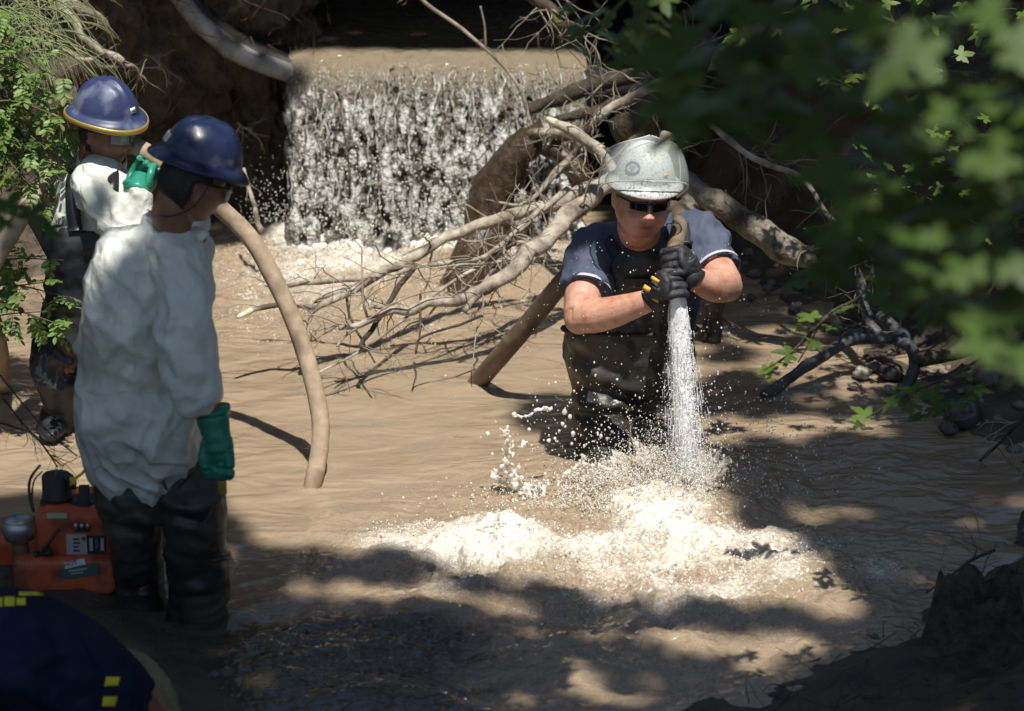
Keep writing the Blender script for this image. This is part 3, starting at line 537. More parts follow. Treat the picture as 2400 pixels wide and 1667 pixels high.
for (x, y, rp, m, l) in ((2090, 880, 30, 'rock_wet', 'big dark wet stone in front of the bent charred branch'), (2050, 862, 17, 'rock', 'brown rounded stone above the big dark wet stone'), (2020, 880, 22, 'rock_pale', 'pale yellow flat stone at the water edge by the charred branch'),
        (2000, 905, 14, 'rock_pale', 'small pale wet stone at the tip of the pale group in the shallows'), (2085, 915, 15, 'rock_pale', 'white stone half under the big dark wet stone'), (2260, 985, 45, 'rock_wet', 'large dark round stone on the right bank below the leaves'), (2160, 965, 20, 'rock_pale', 'flat wet stone glinting at the foot of the large round stone'),
        (2225, 1010, 22, 'rock_wet', 'dark stone in the water in front of the large round stone'), (2330, 900, 45, 'rock', 'brown stone high on the right bank behind the leaves'), (1800, 680, 16, 'rock', 'pale round stone on the far right water edge'), (1870, 672, 14, 'rock_wet', 'wet stone shining by the far right water edge'), (1760, 700, 12, 'rock_wet', 'small dark stone lying left on the far water edge'), (1865, 725, 20, 'rock_wet', 'dark stone in the shallows before the far right bank'), (1920, 745, 16, 'rock_pale', 'buff stone in the shallows before the far right bank')):
    c = on(x, y, .02); rock('stone', l, c + np.array([0, 0, rp / 640 * .25]), rp / 640, M[m], 'stones along the right water edge')
g = MB()
for _ in range(700):
    x = rng.uniform(.2, 2.2); y = rng.uniform(7.2, 12.3); dd = seg_dist(np.array([[x, y]]), RLINE)[0]
    if not (-.06 < dd < .4) or y < 8.7: continue
    r = rng.uniform(.008, .034); c = np.array([x, y, rbank(x, y) + r * .3]); h = MB(); h.ell((0, 0, 0), (r, r * .8, r * .6), rotm(rng.uniform(0, 6)), 8, 6); v = h.verts(); v = v * (1 + .25 * pnoise(v / r + rng.uniform(0, 50)))[:, None]; g.add(v + c, h.f)
build('pebbles', g, M['rock'], label='loose wet pebbles along the right water edge', cat='pebbles', kind='stuff')
rock('stone', 'mossy stone in the water seen between the legs of the man by the pump', on(400, 1290, .02), .075, mat('moss_rock', (.04, .055, .02), (.16, .17, .08), scale=10, rough=.6, bump=.8, bscale=50), sq=(.8, .9, .8))
# the dark broken stump and driftwood on the near right bank
g = MB(); nn = 44; hts = [0, .08, .18, .28, .36]; base = at(2285, 1600, 7.95); base[2] = -.06
a = np.linspace(0, 2 * math.pi, nn, endpoint=False); cs = np.stack([np.cos(a) * 2, np.sin(a) * 2, 0 * a], 1); jag = .78 + .22 * pnoise(cs * 1.3 + 4) + .34 * np.exp(-((a - 3.3) / .55) ** 2) + .12 * np.exp(-((a - .6) / .6) ** 2); R0 = .155
rings = []
for i, h in enumerate(hts):
    t = i / 4; rr = R0 * (1 + .45 * (1 - t) ** 3) * (1 + .20 * pnoise(cs * 1.2 + np.array([0, 0, h])) + .06 * pnoise(cs * 5 + h)) * (1 - .18 * t)
    hh_ = h * (1 + (jag - 1) * t ** 2); rings.append(np.stack([rr * np.cos(a), rr * .85 * np.sin(a), hh_], 1))
rings.append(rings[-1] * np.array([.8, .8, .86])); rings.append(rings[-1] * np.array([.3, .3, .5])); V = np.concatenate(rings) + base; f = []
for i in range(len(rings) - 1):
    for j in range(nn): f.append((i * nn + j, i * nn + (j + 1) % nn, (i + 1) * nn + (j + 1) % nn, (i + 1) * nn + j))
f.append(tuple((len(rings) - 1) * nn + j for j in range(nn)))
stp = thing('broken_stump', 'dark jagged broken stump on the near right bank', 'stump', base); build('trunk', (V, f), M['bark_plain'], stp)
g = MB(); twigs_on(g, spline([base + [0.05, 0, .05], base + [.1, 0, .4]], 8), 5, .3, .004, droop=.05); build('twigs', g, M['bark_dark'], stp, kind='stuff')
branch('driftwood', 'piece of grey driftwood lodged in the rapids beside the broken stump', 'driftwood', [([(2080, 1335, 8.75), (2095, 1360, 8.7), (2110, 1395, 8.65), (2105, 1440, 8.55)], .022, .03), ([(2083, 1340, 8.75), (2078, 1325, 8.75)], .01, .006)], M['log_bark'], n=12, rough=.45)
branch('dead_twig', 'dark twigs lying on the muddy near right bank', 'twig', [([(1700, 1600, 7.9), (1750, 1580, 7.95), (1830, 1555, 8.0)], .004, .002), ([(2030, 1530, 8.1), (2080, 1525, 8.1), (2120, 1540, 8.05)], .004, .002), ([(1640, 1660, 7.7), (1650, 1620, 7.75)], .006, .003)], M['bark_dark'], [(0, 8, .15, .002), (1, 8, .15, .002)])
branch('dead_twig', 'dark bare branch trailing into the water at the right edge', 'twig', [([(2420, 960, 9.6), (2370, 1010, 9.55), (2320, 1060, 9.5), (2295, 1080, 9.5)], .008, .004), ([(2330, 1290, 8.7), (2280, 1310, 8.6), (2230, 1350, 8.5), (2170, 1390, 8.4)], .006, .003)], M['bark_dark'], [(0, 12, .25, .003), (1, 14, .25, .003)])
# near bank litter bottom right
g = MB()
for _ in range(500):
    x = rng.uniform(.5, 2.6); y = rng.uniform(6.6, 8.6); dd = seg_dist(np.array([[x, y]]), RLINE)[0]
    if dd < .04: continue
    W = rwalk([x, y, rbank(x, y) + .012], [rng.normal(), rng.normal(), .15], rng.uniform(.05, .22), 5, .25, 0); r = rng.uniform(.001, .003); g.tube(W, np.linspace(r, r * .5, 5), 4, cap=False)
build('litter', g, M['bark_dark'], label='dark litter of twigs on the near right bank', cat='litter', kind='stuff')
# ================================================================ PEOPLE
M['skin_fair'] = mat('skin_fair', (.50, .255, .17), (.60, .33, .235), scale=26, rough=.42, rough2=.6, bump=.35, bscale=170, bdist=.003, sss=.1, attrmix='tint', attrcol=(.24, .085, .055), spec=.5, c3=(.46, .19, .115), c3scale=16)
M['skin_brown'] = mat('skin_brown', (.22, .10, .06), (.30, .15, .095), scale=18, rough=.5, bump=.15, bscale=260, bdist=.002, sss=.1, attrmix='tint', attrcol=(.10, .04, .03), spec=.4)
M['shirt'] = mat('shirt', (.055, .066, .10), (.10, .115, .165), scale=9, rough=.85, bump=.35, bscale=240, bdist=.002, spec=.2, contrast=(.3, .7))
M['hem'] = mat('hem', (.45, .46, .48), rough=.9)
M['wader'] = mat('wader', (.022, .020, .018), (.055, .048, .04), scale=6, rough=.30, rough2=.6, bump=.35, bscale=40, bdist=.008, c3=(.085, .07, .05), c3scale=4)
M['wader_black'] = mat('wader_black', (.014, .015, .017), (.03, .032, .036), scale=7, rough=.25, rough2=.6, bump=.35, bscale=40, bdist=.008)
M['tyvek'] = mat('tyvek', (.68, .70, .62), (.79, .80, .73), scale=5, rough=.5, bump=.35, bscale=30, bdist=.01, crease=.22, translucent=.14, spec=.3, c3=(.52, .54, .42), c3scale=2.2)
M['strap'] = mat('strap', (.016, .016, .018), (.03, .03, .033), scale=60, rough=.7)
M['buckle'] = mat('buckle', (.012, .012, .013), rough=.3)
M['rubber_green'] = mat('rubber_green', (.012, .16, .10), (.03, .26, .17), scale=7, rough=.38, bump=.3, bscale=30, bdist=.01)
M['glove'] = mat('glove', (.013, .013, .015), (.035, .035, .04), scale=30, rough=.6, bump=.4, bscale=90, bdist=.003)
M['glove_mark'] = mat('glove_mark', (.75, .42, .03), rough=.6)
M['lens_dark'] = mat('lens_dark', (.008, .008, .01), rough=.06, spec=.9)
M['lens_clear'] = mat('lens_clear', (.55, .58, .6), rough=.04, ior=1.5, clear=.68, spec=.9)
M['frame_black'] = mat('frame_black', (.012, .012, .012), rough=.35)
M['hat_navy'] = mat('hat_navy', (.011, .017, .052), (.020, .028, .075), scale=6, rough=.24, rough2=.42, bump=.12, bscale=60, bdist=.003, c3=(.10, .11, .16), c3scale=11, coat=.1)
M['hat_worn'] = mat('hat_worn', (.022, .033, .088), (.038, .053, .13), scale=6, rough=.38, rough2=.6, bump=.12, bscale=60, bdist=.003, c3=(.13, .15, .21), c3scale=9)
M['hat_white'] = mat('hat_white', (.46, .465, .45), (.62, .62, .60), scale=8, rough=.26, rough2=.45, bump=.1, bscale=50, bdist=.003, c3=(.28, .26, .22), c3scale=110)
M['gold'] = mat('gold', (.50, .33, .08), (.62, .43, .13), scale=20, rough=.38, metal=.6)
M['sticker'] = mat('sticker', (.72, .72, .70), rough=.6); M['ink'] = mat('ink', (.03, .035, .06), rough=.7); M['ink_blue'] = mat('ink_blue', (.05, .07, .22), rough=.7)
M['visor'] = mat('visor', (.92, .95, .93), rough=.08, trans=1., ior=1.12, spec=.6)
_vn = M['visor'].node_tree; _vb = _vn.nodes['Principled BSDF']; _tp = _vn.nodes.new('ShaderNodeBsdfTransparent'); _vm = _vn.nodes.new('ShaderNodeMixShader'); _vm.inputs[0].default_value = .84; _tp.inputs[0].default_value = (.95, .97, .95, 1)
_vn.links.new(_vb.outputs[0], _vm.inputs[1]); _vn.links.new(_tp.outputs[0], _vm.inputs[2]); _vn.links.new(_vm.outputs[0], _vn.nodes['Material Output'].inputs[0]); _vb.inputs['Transmission Weight'].default_value = .25
M['visor_edge'] = mat('visor_edge', (.62, .64, .60), rough=.25)
M['hair'] = mat('hair', (.012, .009, .007), (.03, .022, .016), scale=80, rough=.6, bump=.5, bscale=200, bdist=.003)
M['navy_shirt'] = mat('navy_shirt', (.010, .014, .034), (.022, .028, .055), scale=6, rough=.9, bump=.4, bscale=200, bdist=.002, spec=.15)
M['khaki'] = mat('khaki', (.15, .14, .075), (.27, .25, .15), scale=14, rough=.9, bump=.5, bscale=60, bdist=.006, spec=.15)
M['yellow_print'] = mat('yellow_print', (.72, .62, .03), rough=.8)

def head_mesh(w=1., fat=0., s=1.):
    """a head looking along +y: skull, brow, nose, lips, chin, cheeks, ears"""
    nu, nv = 104, 72; th = np.linspace(0.02, math.pi - .02, nv); ph = np.linspace(0, 2 * math.pi, nu, endpoint=False); TH, PH = np.meshgrid(th, ph, indexing='ij')
    d = np.stack([np.sin(TH) * np.sin(PH), np.sin(TH) * np.cos(PH), np.cos(TH)], -1).reshape(-1, 3)
    x, y, z = d[:, 0] * .077 * w, d[:, 1] * .097, d[:, 2] * .12
    t = np.clip((-z - .015) / .105, 0, 1)
    x = x * (1 - (.30 - .26 * fat) * t ** 1.5); y = np.where(y < 0, y * (1 - .5 * t), y + .014 * t)
    fr = sstep(.15, .75, d[:, 1])
    y = y - .012 * fr * np.exp(-(x / .05) ** 2) * 0 - .010 * sstep(.06, .12, z) * fr
    G = lambda cx, cz, sx, sz: np.exp(-((x - cx) / sx) ** 2 - ((z - cz) / sz) ** 2)
    ax = np.abs(x); Gs = lambda cx, cz, sx, sz: np.exp(-((ax - cx) / sx) ** 2 - ((z - cz) / sz) ** 2)
    nose = np.exp(-(x / (.010 + .008 * sstep(.02, -.03, z))) ** 2) * np.interp(z, [-.045, -.036, -.024, .022, .035], [0, .014, .032, .008, 0])
    dy = nose + .009 * Gs(.013, -.028, .008, .009) - .011 * Gs(.031, .016, .016, .013) + .006 * np.exp(-((z - .036) / .009) ** 2) * np.exp(-(x / .05) ** 4)
    dy += .007 * G(0, -.055, .021, .006) + .008 * G(0, -.069, .018, .007) - .005 * G(0, -.0615, .024, .003) - .004 * G(0, -.082, .02, .006) + .010 * G(0, -.098, .022, .015) + .006 * Gs(.042, -.022, .02, .022)
    y = y + dy * fr
    x = x + np.sign(x) * fat * .012 * np.exp(-((z + .06) / .04) ** 2) * (1 - .5 * fr)
    V = np.stack([x, y, z], 1); f = []
    for i in range(nv - 1):
        for j in range(nu): f.append((i * nu + j, (i + 1) * nu + j, (i + 1) * nu + (j + 1) % nu, i * nu + (j + 1) % nu))
    f.append(tuple(range(nu))); f.append(tuple((nv - 1) * nu + j for j in range(nu))[::-1])
    g = MB(); g.add(V * s, f)
    for sg in (-1, 1):
        g.ell(np.array([sg * .079 * w, -.012, -.002]) * s, np.array([.011, .021, .033]) * s, rotm(0, R(-12), sg * R(-8)) @ rotm(sg * R(22)), 14, 10)
        g.ell(np.array([sg * .083 * w, -.016, .006]) * s, np.array([.009, .017, .024]) * s, rotm(sg * R(28)), 12, 8)
    return g
def face_tint(v, Mh, c, s):
    """lips, brows and stubble in the head's own frame"""
    q = (v - c) @ Mh / s; x, y, z = q[:, 0], q[:, 1], q[:, 2]; fr = (y > .05)
    t = .95 * np.exp(-(x / .025) ** 4 - ((z + .0625) / .009) ** 2) + .8 * np.exp(-((np.abs(x) - .032) / .018) ** 4 - ((z - .037) / .005) ** 2)
    t += .6 * np.exp(-(x / .030) ** 4 - ((z + .098) / .022) ** 2)
    return np.clip(t * fr, 0, 1)
def helmet(parent, c, Mh, s, material, ridges=True, rx=.108, ry=.125, brim=1.0, tag_name='helmet', dz=.044, front=1.):
    prof = [(0.02, .172), (.18, .170), (.34, .166), (.5, .157), (.64, .143), (.77, .123), (.87, .10), (.94, .078), (.985, .058), (1.0, .046), (1.03, .041), (1.10, .037), (1.18, .031), (1.25, .023), (1.285, .016), (1.29, .011)]
    na = 96; a = np.linspace(0, 2 * math.pi, na, endpoint=False); V = []
    for k, (r, z) in enumerate(prof):
        if k >= 10: r = 1 + (r - 1) * brim * (1 + (front - 1) * np.clip(np.sin(a), 0, 1) ** 2)
        if ridges: z = .046 + (z - .046) * .86 if z > .046 else z
        x = r * rx * np.cos(a); y = r * ry * np.sin(a); zz = np.full(na, z) + dz
        if k >= 10: zz = zz - .010 * np.clip(np.sin(a), 0, 1) ** 2 * (k - 9) / 6 + .006 * np.abs(np.cos(a)) ** 3 * (k - 9) / 6
        if ridges and k < 9:
            w = sstep(.075, .11, zz - dz) * sstep(-.125, -.08, y) * sstep(.135, .09, y); m = .0
            for cx in (-.036, 0, .036): m = m + np.exp(-((x - cx) / .008) ** 2)
            zz = zz + .0085 * w * m
        V.append(np.stack([x, y, zz], 1))
    V = np.concatenate(V) * s @ Mh.T + c; f = []
    for i in range(len(prof) - 1):
        for j in range(na): f.append((i * na + j, (i + 1) * na + j, (i + 1) * na + (j + 1) % na, i * na + (j + 1) % na))
    f.append(tuple(range(na)))
    o = build(tag_name, (V, f), material, parent); mo = o.modifiers.new('shell', 'SOLIDIFY'); mo.thickness = .0035 * s; mo.offset = -1
    g = MB(); gp = []
    return o
def strip_on(mbs, pts, w, t, up):
    """a flat strap of real thickness along points; up = the outward normals"""
    P = spline(pts, 24); N_ = unit(np.array(up, float)); N_ = spline(N_, 24) if N_.ndim == 2 else np.repeat(N_[None], 24, 0); N_ = unit(N_)
    T = unit(np.gradient(P, axis=0)); S = unit(np.cross(T, N_)); V = np.concatenate([P + S * w / 2 + N_ * t, P - S * w / 2 + N_ * t, P - S * w / 2, P + S * w / 2]); n = 24; f = []
    for i in range(n - 1):
        for k in range(4): f.append((k * n + i, k * n + i + 1, ((k + 1) % 4) * n + i + 1, ((k + 1) % 4) * n + i))
    f += [(0, n, 2 * n, 3 * n)[::-1], (n - 1, 2 * n - 1, 3 * n - 1, 4 * n - 1)]
    return mbs.add(V, f)
def rings_tube(mb, rows, Y0=None, n=26, steps=6, power=2.3):
    """rows: (px centre, py, half width px, depth m, Y) -> a smooth trunk of flattened oval sections"""
    rows = np.array(rows, float); C = np.array([at(r[0], r[1], r[4]) for r in rows])
    dep = np.array([(ray(r[0], r[1]) * 0 + 1)[0] for r in rows]); sc_ = np.array([FPX / (r[4] / ray(r[0], r[1])[1]) for r in rows])
    hw = rows[:, 2] / sc_; dp = rows[:, 3]; m = (len(rows) - 1) * steps + 1
    Q = spline(np.column_stack([C, hw, dp]), m); a = np.linspace(0, 2 * math.pi, n, endpoint=False)
    ca = np.sign(np.cos(a)) * np.abs(np.cos(a)) ** (2 / power); sa = np.sign(np.sin(a)) * np.abs(np.sin(a)) ** (2 / power)
    V = np.stack([Q[:, :1] + Q[:, 3:4] * ca, Q[:, 1:2] + Q[:, 4:5] * sa, np.repeat(Q[:, 2:3], n, 1)], -1)
    f = []
    for i in range(m - 1):
        for j in range(n): f.append((i * n + j, (i + 1) * n + j, (i + 1) * n + (j + 1) % n, i * n + (j + 1) % n))
    f.append(tuple(range(n))); f.append(tuple((m - 1) * n + j for j in range(n))[::-1])
    mb.add(V.reshape(-1, 3), f); return Q
def crumple(p, sc_, seed):
    q = p * sc_ + seed; i = np.floor(q).astype(int); b1 = np.full(len(q), 9.); b2 = np.full(len(q), 9.); h1 = np.zeros(len(q)); h2 = np.zeros(len(q))
    for dx in (-1, 0, 1):
        for dy in (-1, 0, 1):
            for dz in (-1, 0, 1):
                c = i + np.array([dx, dy, dz]); hsh = _pt[_pt[_pt[c[:, 0] & 255] + (c[:, 1] & 255)] + (c[:, 2] & 255)] & 255
                s_ = c + .5 + .45 * _gr[hsh]; g_ = _gr[(hsh + 91) & 255]; r_ = q - s_; d = np.linalg.norm(r_, axis=1); hh_ = (r_ * g_).sum(1)
                m1 = d < b1; m2 = (~m1) & (d < b2); b2 = np.where(m1, b1, np.where(m2, d, b2)); h2 = np.where(m1, h1, np.where(m2, hh_, h2)); b1 = np.where(m1, d, b1); h1 = np.where(m1, hh_, h1)
    w = sstep(0, .35, b2 - b1) * .5 + .5
    return h1 * w + h2 * (1 - w)
def folds(v, seed, amp):
    w = v + .05 * np.stack([pnoise(v * 6 + seed), pnoise(v * 6 + seed + 20), pnoise(v * 6 + seed + 40)], 1); d = np.zeros(len(v))
    for (fx, fz, tilt, a_) in ((5.0, 1.1, .12, 1.), (4.2, 1.6, -.7, .8), (5., 1.8, .8, .7), (9., 3., -.3, .4), (15., 6., .5, .22)):
        q = np.stack([(w[:, 0] + tilt * w[:, 2]) * fx, w[:, 1] * fx * .8, (w[:, 2] - tilt * w[:, 0]) * fz], 1) + seed * 1.7 + fx
        d += a_ * np.clip(1 - np.abs(pnoise(q)) * 3.6, 0, 1) ** 1.4
    return amp * (d - .95)
def cloth(name, mb, size, material, parent, amp=.006, freq=(9, 9, 5), seed=0, smooth=4, fine=.5, creases=None, crump=0., fold=0.):
    v, n, f = voxel(mb, size, smooth); q = v * np.array(freq) + seed
    w = q + .6 * np.stack([pnoise(q * .7 + 9), pnoise(q * .7 + 31), pnoise(q * .7 + 77)], 1)
    d = amp * (ridged(w, 2) * .8 + fine * ridged(w * 2.3 + 4, 2) * .5 - .5)
    if fold: d += folds(v, seed, fold)
    if crump: d += crump * (crumple(v * np.array([1, 1, .75]), 8.5, seed) + .45 * crumple(v, 19., seed + 5))
    if creases is not None:
        for c, r, k, dirv in creases:          # folds that gather towards a joint
            rr = np.linalg.norm(v - c, axis=1); d += k * np.exp(-(rr / r) ** 2) * np.sin((v - c) @ (np.asarray(dirv)) + 2.2 * pnoise(v * 14 + seed))
    return build(name, (v + n * d[:, None], f), material, parent)
def fingers(mb, c, ax, palm, wrist, Rg, fr=.0105, n=4, span=.085, turn=(20, 230), thumb=True, sgn=1):
    """a hand closed round a bar: c centre on the bar, ax bar direction, palm direction from the bar to the palm"""
    ax = unit(np.array(ax, float)); palm = np.array(palm, float); palm = unit(palm - (palm @ ax) * ax); side = np.cross(ax, palm) * sgn
    rr = Rg + fr; offs = np.linspace(-span / 2 + .008, span / 2 - .008, n); L = [.92, 1.05, 1.0, .85]
    for i, o in enumerate(offs):
        a = np.radians(np.linspace(turn[0], turn[0] + (turn[1] - turn[0]) * L[i % 4], 11))
        P = c + ax * o + rr * (np.cos(a)[:, None] * palm + np.sin(a)[:, None] * side); P = P + .003 * np.sin(a * 3)[:, None] * palm
        mb.tube(P, fr * np.linspace(1.12, .86, 11) * (1 + .10 * np.cos(np.linspace(0, 4 * math.pi, 11))), 10)
    if thumb:
        a = np.radians(np.linspace(-15, -125, 9)); P = c + ax * np.linspace(-span * .28, span * -.02 - .01, 9)[:, None] * -1 + (rr + .002) * (np.cos(a)[:, None] * palm - np.sin(a)[:, None] * side * -1)
        mb.tube(P, fr * np.linspace(1.45, .95, 9), 10)
    pc = c + palm * (rr + .006); Mb = np.stack([ax, np.cross(palm, ax), palm], 1)
    mb.ell(pc, (span * .54, .045, .019), Mb, 18, 12)
    w = np.array(wrist, float); mb.tube(spline([pc, pc * .45 + w * .55 + palm * .004, w], 8), np.linspace(.040, .034, 8), 14, flat=.8)
def text_mesh(s, size, M3, c, parent, material, name='lettering', thick=.0006):
    cu = D.curves.new('t', 'FONT'); cu.body = s; cu.size = size; cu.align_x = 'CENTER'; cu.align_y = 'CENTER'; cu.extrude = thick
    o = D.objects.new('t', cu); col.objects.link(o); dg = bpy.context.evaluated_depsgraph_get(); dg.update(); me = D.meshes.new_from_object(o.evaluated_get(dg)); D.objects.remove(o); D.curves.remove(cu)
    n = len(me.vertices); v = np.zeros(n * 3); me.vertices.foreach_get('co', v); v = v.reshape(-1, 3); f = [tuple(p.vertices) for p in me.polygons]; D.meshes.remove(me)
    return build(name, (v @ np.asarray(M3).T + c, f), material, parent, smooth=False)
def facing(nrm, up=(0, 0, 1)):
    n = unit(np.array(nrm, float)); x = unit(np.cross(np.array(up, float), n)); y = np.cross(n, x); return np.stack([x, y, n], 1)
def on_dome(Mh, c, s, az, z, rx=.108, ry=.125, out=.003):
    """point and outward normal on a helmet's crown; az measured from the wearer's front to the left"""
    zz = np.array([.172, .170, .166, .157, .143, .123, .10, .078, .058, .046])[::-1]; r = np.array([.02, .18, .34, .5, .64, .77, .87, .94, .985, 1.0])[::-1]
    k = np.interp(z, zz, r); p = np.array([-math.sin(az) * rx * k, math.cos(az) * ry * k, z]); e = .004; k2 = np.interp(z + e, zz, r); p2 = np.array([-math.sin(az) * rx * k2, math.cos(az) * ry * k2, z + e]); k3 = 1. if s < .99 else .86; dzz = .046 if s < .99 else .044; p[2] = .046 + (p[2] - .046) * k3 + dzz; p2[2] = .046 + (p2[2] - .046) * k3 + dzz
    up = unit(p2 - p); t = unit(np.array([-math.cos(az) * rx, -math.sin(az) * ry, 0])); n = unit(np.cross(t, up)); n = n * np.sign(n @ p)
    return (p + n * out) * s @ Mh.T + c, n @ Mh.T, up @ Mh.T

# ---------------------------------------------------------------- the man with the white helmet who holds the jet
pc = thing('person', 'man in white helmet, sunglasses and navy shirt spraying the water jet', 'person', at(1475, 1040, 9.8))
sC = 1.08; cC = at(1506, 470, 9.54); MC = rotm(math.pi + R(9), R(-2), R(-4))
b = MB(); h = head_mesh(1.06, .9, sC); b.add(h.verts() @ MC.T + cC, h.f)
neck = at(1502, 560, 9.76)
b.tube(spline([cC + MC @ np.array([0, -.03, -.04]), cC + MC @ np.array([0, -.035, -.10]), neck, at(1498, 600, 9.84)], 12), np.linspace(.072, .078, 12), 18)
rings_tube(b, [(1500, 575, 60, .08, 9.8), (1498, 620, 105, .11, 9.82), (1485, 700, 112, .14, 9.85), (1478, 780, 125, .16, 9.88), (1476, 850, 128, .16, 9.9), (1472, 900, 118, .15, 9.9)])
shL, elL, wrL = at(1396, 590, 9.74), at(1362, 742, 9.5), at(1535, 700, 9.36)      # his right arm, left in the photograph
shR, elR, wrR = at(1635, 560, 9.74), at(1702, 668, 9.52), at(1622, 652, 9.36)
b.tube(spline([at(1420, 590, 9.78), shL, (shL + elL) / 2 + np.array([-.012, 0, 0]), elL], 20), np.linspace(.082, .062, 20), 18)
b.tube(spline([elL, elL * .6 + wrL * .4 + np.array([0, 0, -.012]), wrL], 18), np.interp(np.linspace(0, 1, 18), [0, .25, .6, 1], [.060, .064, .054, .036]), 18)
b.ell(elL + np.array([-.005, .0, -.008]), (.056, .056, .056))
b.tube(spline([at(1590, 575, 9.78), shR, (shR + elR) / 2, elR], 20), np.linspace(.082, .060, 20), 18)
b.tube(spline([elR, elR * .55 + wrR * .45 + np.array([.0, 0, -.012]), wrR], 18), np.interp(np.linspace(0, 1, 18), [0, .25, .6, 1], [.060, .062, .052, .038]), 18); b.ell(elR + np.array([.004, 0, -.006]), (.055, .055, .055))
for lx in (1415, 1535): b.tube(spline([at(lx, 870, 9.9), at(lx - 5, 980, 9.82), on(lx - 5, 1080), on(lx - 5, 1080) + np.array([0, 0, -.5])], 14), np.linspace(.09, .06, 14), 14)
v, n_, f = voxel(b, .0048, 3); bodyC = build('body', (v, f), M['skin_fair'], pc); attr(bodyC, 'tint', face_tint(v, MC, cC, sC))
# shirt: trunk and two short sleeves
g = MB(); rings_tube(g, [(1512, 522, 60, .09, 9.77), (1510, 548, 88, .135, 9.77), (1506, 580, 118, .155, 9.79), (1495, 640, 142, .18, 9.82), (1484, 720, 146, .19, 9.86), (1478, 790, 146, .195, 9.88)])
g.tube(spline([at(1440, 575, 9.79), shL + np.array([.0, 0, .004]), shL * .62 + elL * .38 + np.array([-.008, 0, 0]), shL * .40 + elL * .60 + np.array([-.004, -.01, 0])], 18), np.interp(np.linspace(0, 1, 18), [0, .4, 1], [.088, .092, .088]), 22)
g.tube(spline([at(1575, 560, 9.79), shR + np.array([-.004, 0, .006]), shR * .55 + elR * .45, shR * .32 + elR * .68], 18), np.interp(np.linspace(0, 1, 18), [0, .4, 1], [.09, .092, .084]), 22)
cr = [(shL * .6 + elL * .4, .16, .006, (40, 20, 55)), (shR * .6 + elR * .4, .16, .006, (-45, 20, 50)), (at(1400, 610, 9.7), .1, .006, (70, 0, -40)), (at(1620, 590, 9.7), .1, .006, (70, 0, 40))]
cloth('shirt', g, .0075, M['shirt'], pc, .011, (7, 7, 5), 3, 3, creases=cr, crump=.004, fold=.008)
for el_, sh_, k, rr in ((elL, shL, .40, .089), (elR, shR, .32, .085)):
    g = MB(); c0 = sh_ * k + el_ * (1 - k); dn = unit(el_ - sh_); g.tube(np.array([c0 - dn * .004, c0 + dn * .007]), rr + .004, 30, cap=False); g.tube(np.array([c0 + dn * .007, c0 - dn * .004]), rr - .006, 30, cap=False); build('sleeve_hem', g, M['hem'], pc)
# chest waders
g = MB(); rings_tube(g, [(1506, 562, 62, .15, 9.765), (1500, 595, 92, .19, 9.78), (1494, 640, 114, .205, 9.80), (1486, 700, 134, .205, 9.84), (1479, 765, 148, .215, 9.86), (1475, 800, 149, .215, 9.88), (1474, 835, 151, .22, 9.88), (1474, 870, 143, .205, 9.88), (1473, 905, 132, .18, 9.88)], n=30, power=2.6)
for lx, ly, r1 in ((1418, 9.84, .108), (1532, 9.88, .108)):
    g.tube(spline([at(lx + 4, 850, ly + .03), at(lx, 930, ly - .06), at(lx - 2, 990, ly - .08), on(lx - 2, 1085, 0), on(lx, 1085) + np.array([0, 0, -.5])], 18), np.interp(np.linspace(0, 1, 18), [0, .3, .5, .75, 1], [.118, .112, .106, .092, .085]), 20)
cr = [(at(1420, 960, 9.72), .12, .010, (10, 10, 75)), (at(1440, 840, 9.7), .2, .006, (12, 0, 60)), (at(1540, 900, 9.7), .15, .008, (40, 0, 50))]
cloth('waders', g, .0085, M['wader'], pc, .012, (5, 5, 7), 21, 4, creases=cr)
g = MB(); P = [at(1476 + 152 * math.cos(a) * 1.0, 770 + 14 * math.sin(a), 9.86 + .222 * -math.sin(a)) for a in np.linspace(0, 2 * math.pi, 40)]; g.tube(np.array(P), .010, 8, flat=1.8, cap=False); build('belt', g, M['strap'], pc)
g = MB(); strip_on(g, [at(1460, 620, 9.62), at(1435, 580, 9.66), at(1415, 545, 9.74), at(1425, 530, 9.84)], .045, .006, [(0, -1, .3), (-.1, -1, .4), (0, -.7, .7), (0, 0, 1)]); build('shoulder_strap', g, M['strap'], pc)
g = MB(); strip_on(g, [at(1610, 620, 9.6), at(1606, 570, 9.63), at(1600, 530, 9.68), at(1592, 505, 9.8)], .045, .006, [(.1, -1, .3), (.1, -1, .4), (0, -.7, .7), (0, 0, 1)]); st = build('shoulder_strap', g, M['strap'], pc)
g = MB(); g.box(at(1606, 570, 9.615), (.024, .006, .022), facing((.1, -1, .4)), .003); build('buckle', g, M['buckle'], st)
g = MB(); g.box(at(1500, 655, 9.60), (.055, .006, .03), facing((-.1, -1, .2)), .003); g.box(at(1500, 655, 9.595), (.03, .006, .02), facing((-.1, -1, .2)), .003); build('chest_buckle', g, M['buckle'], pc)
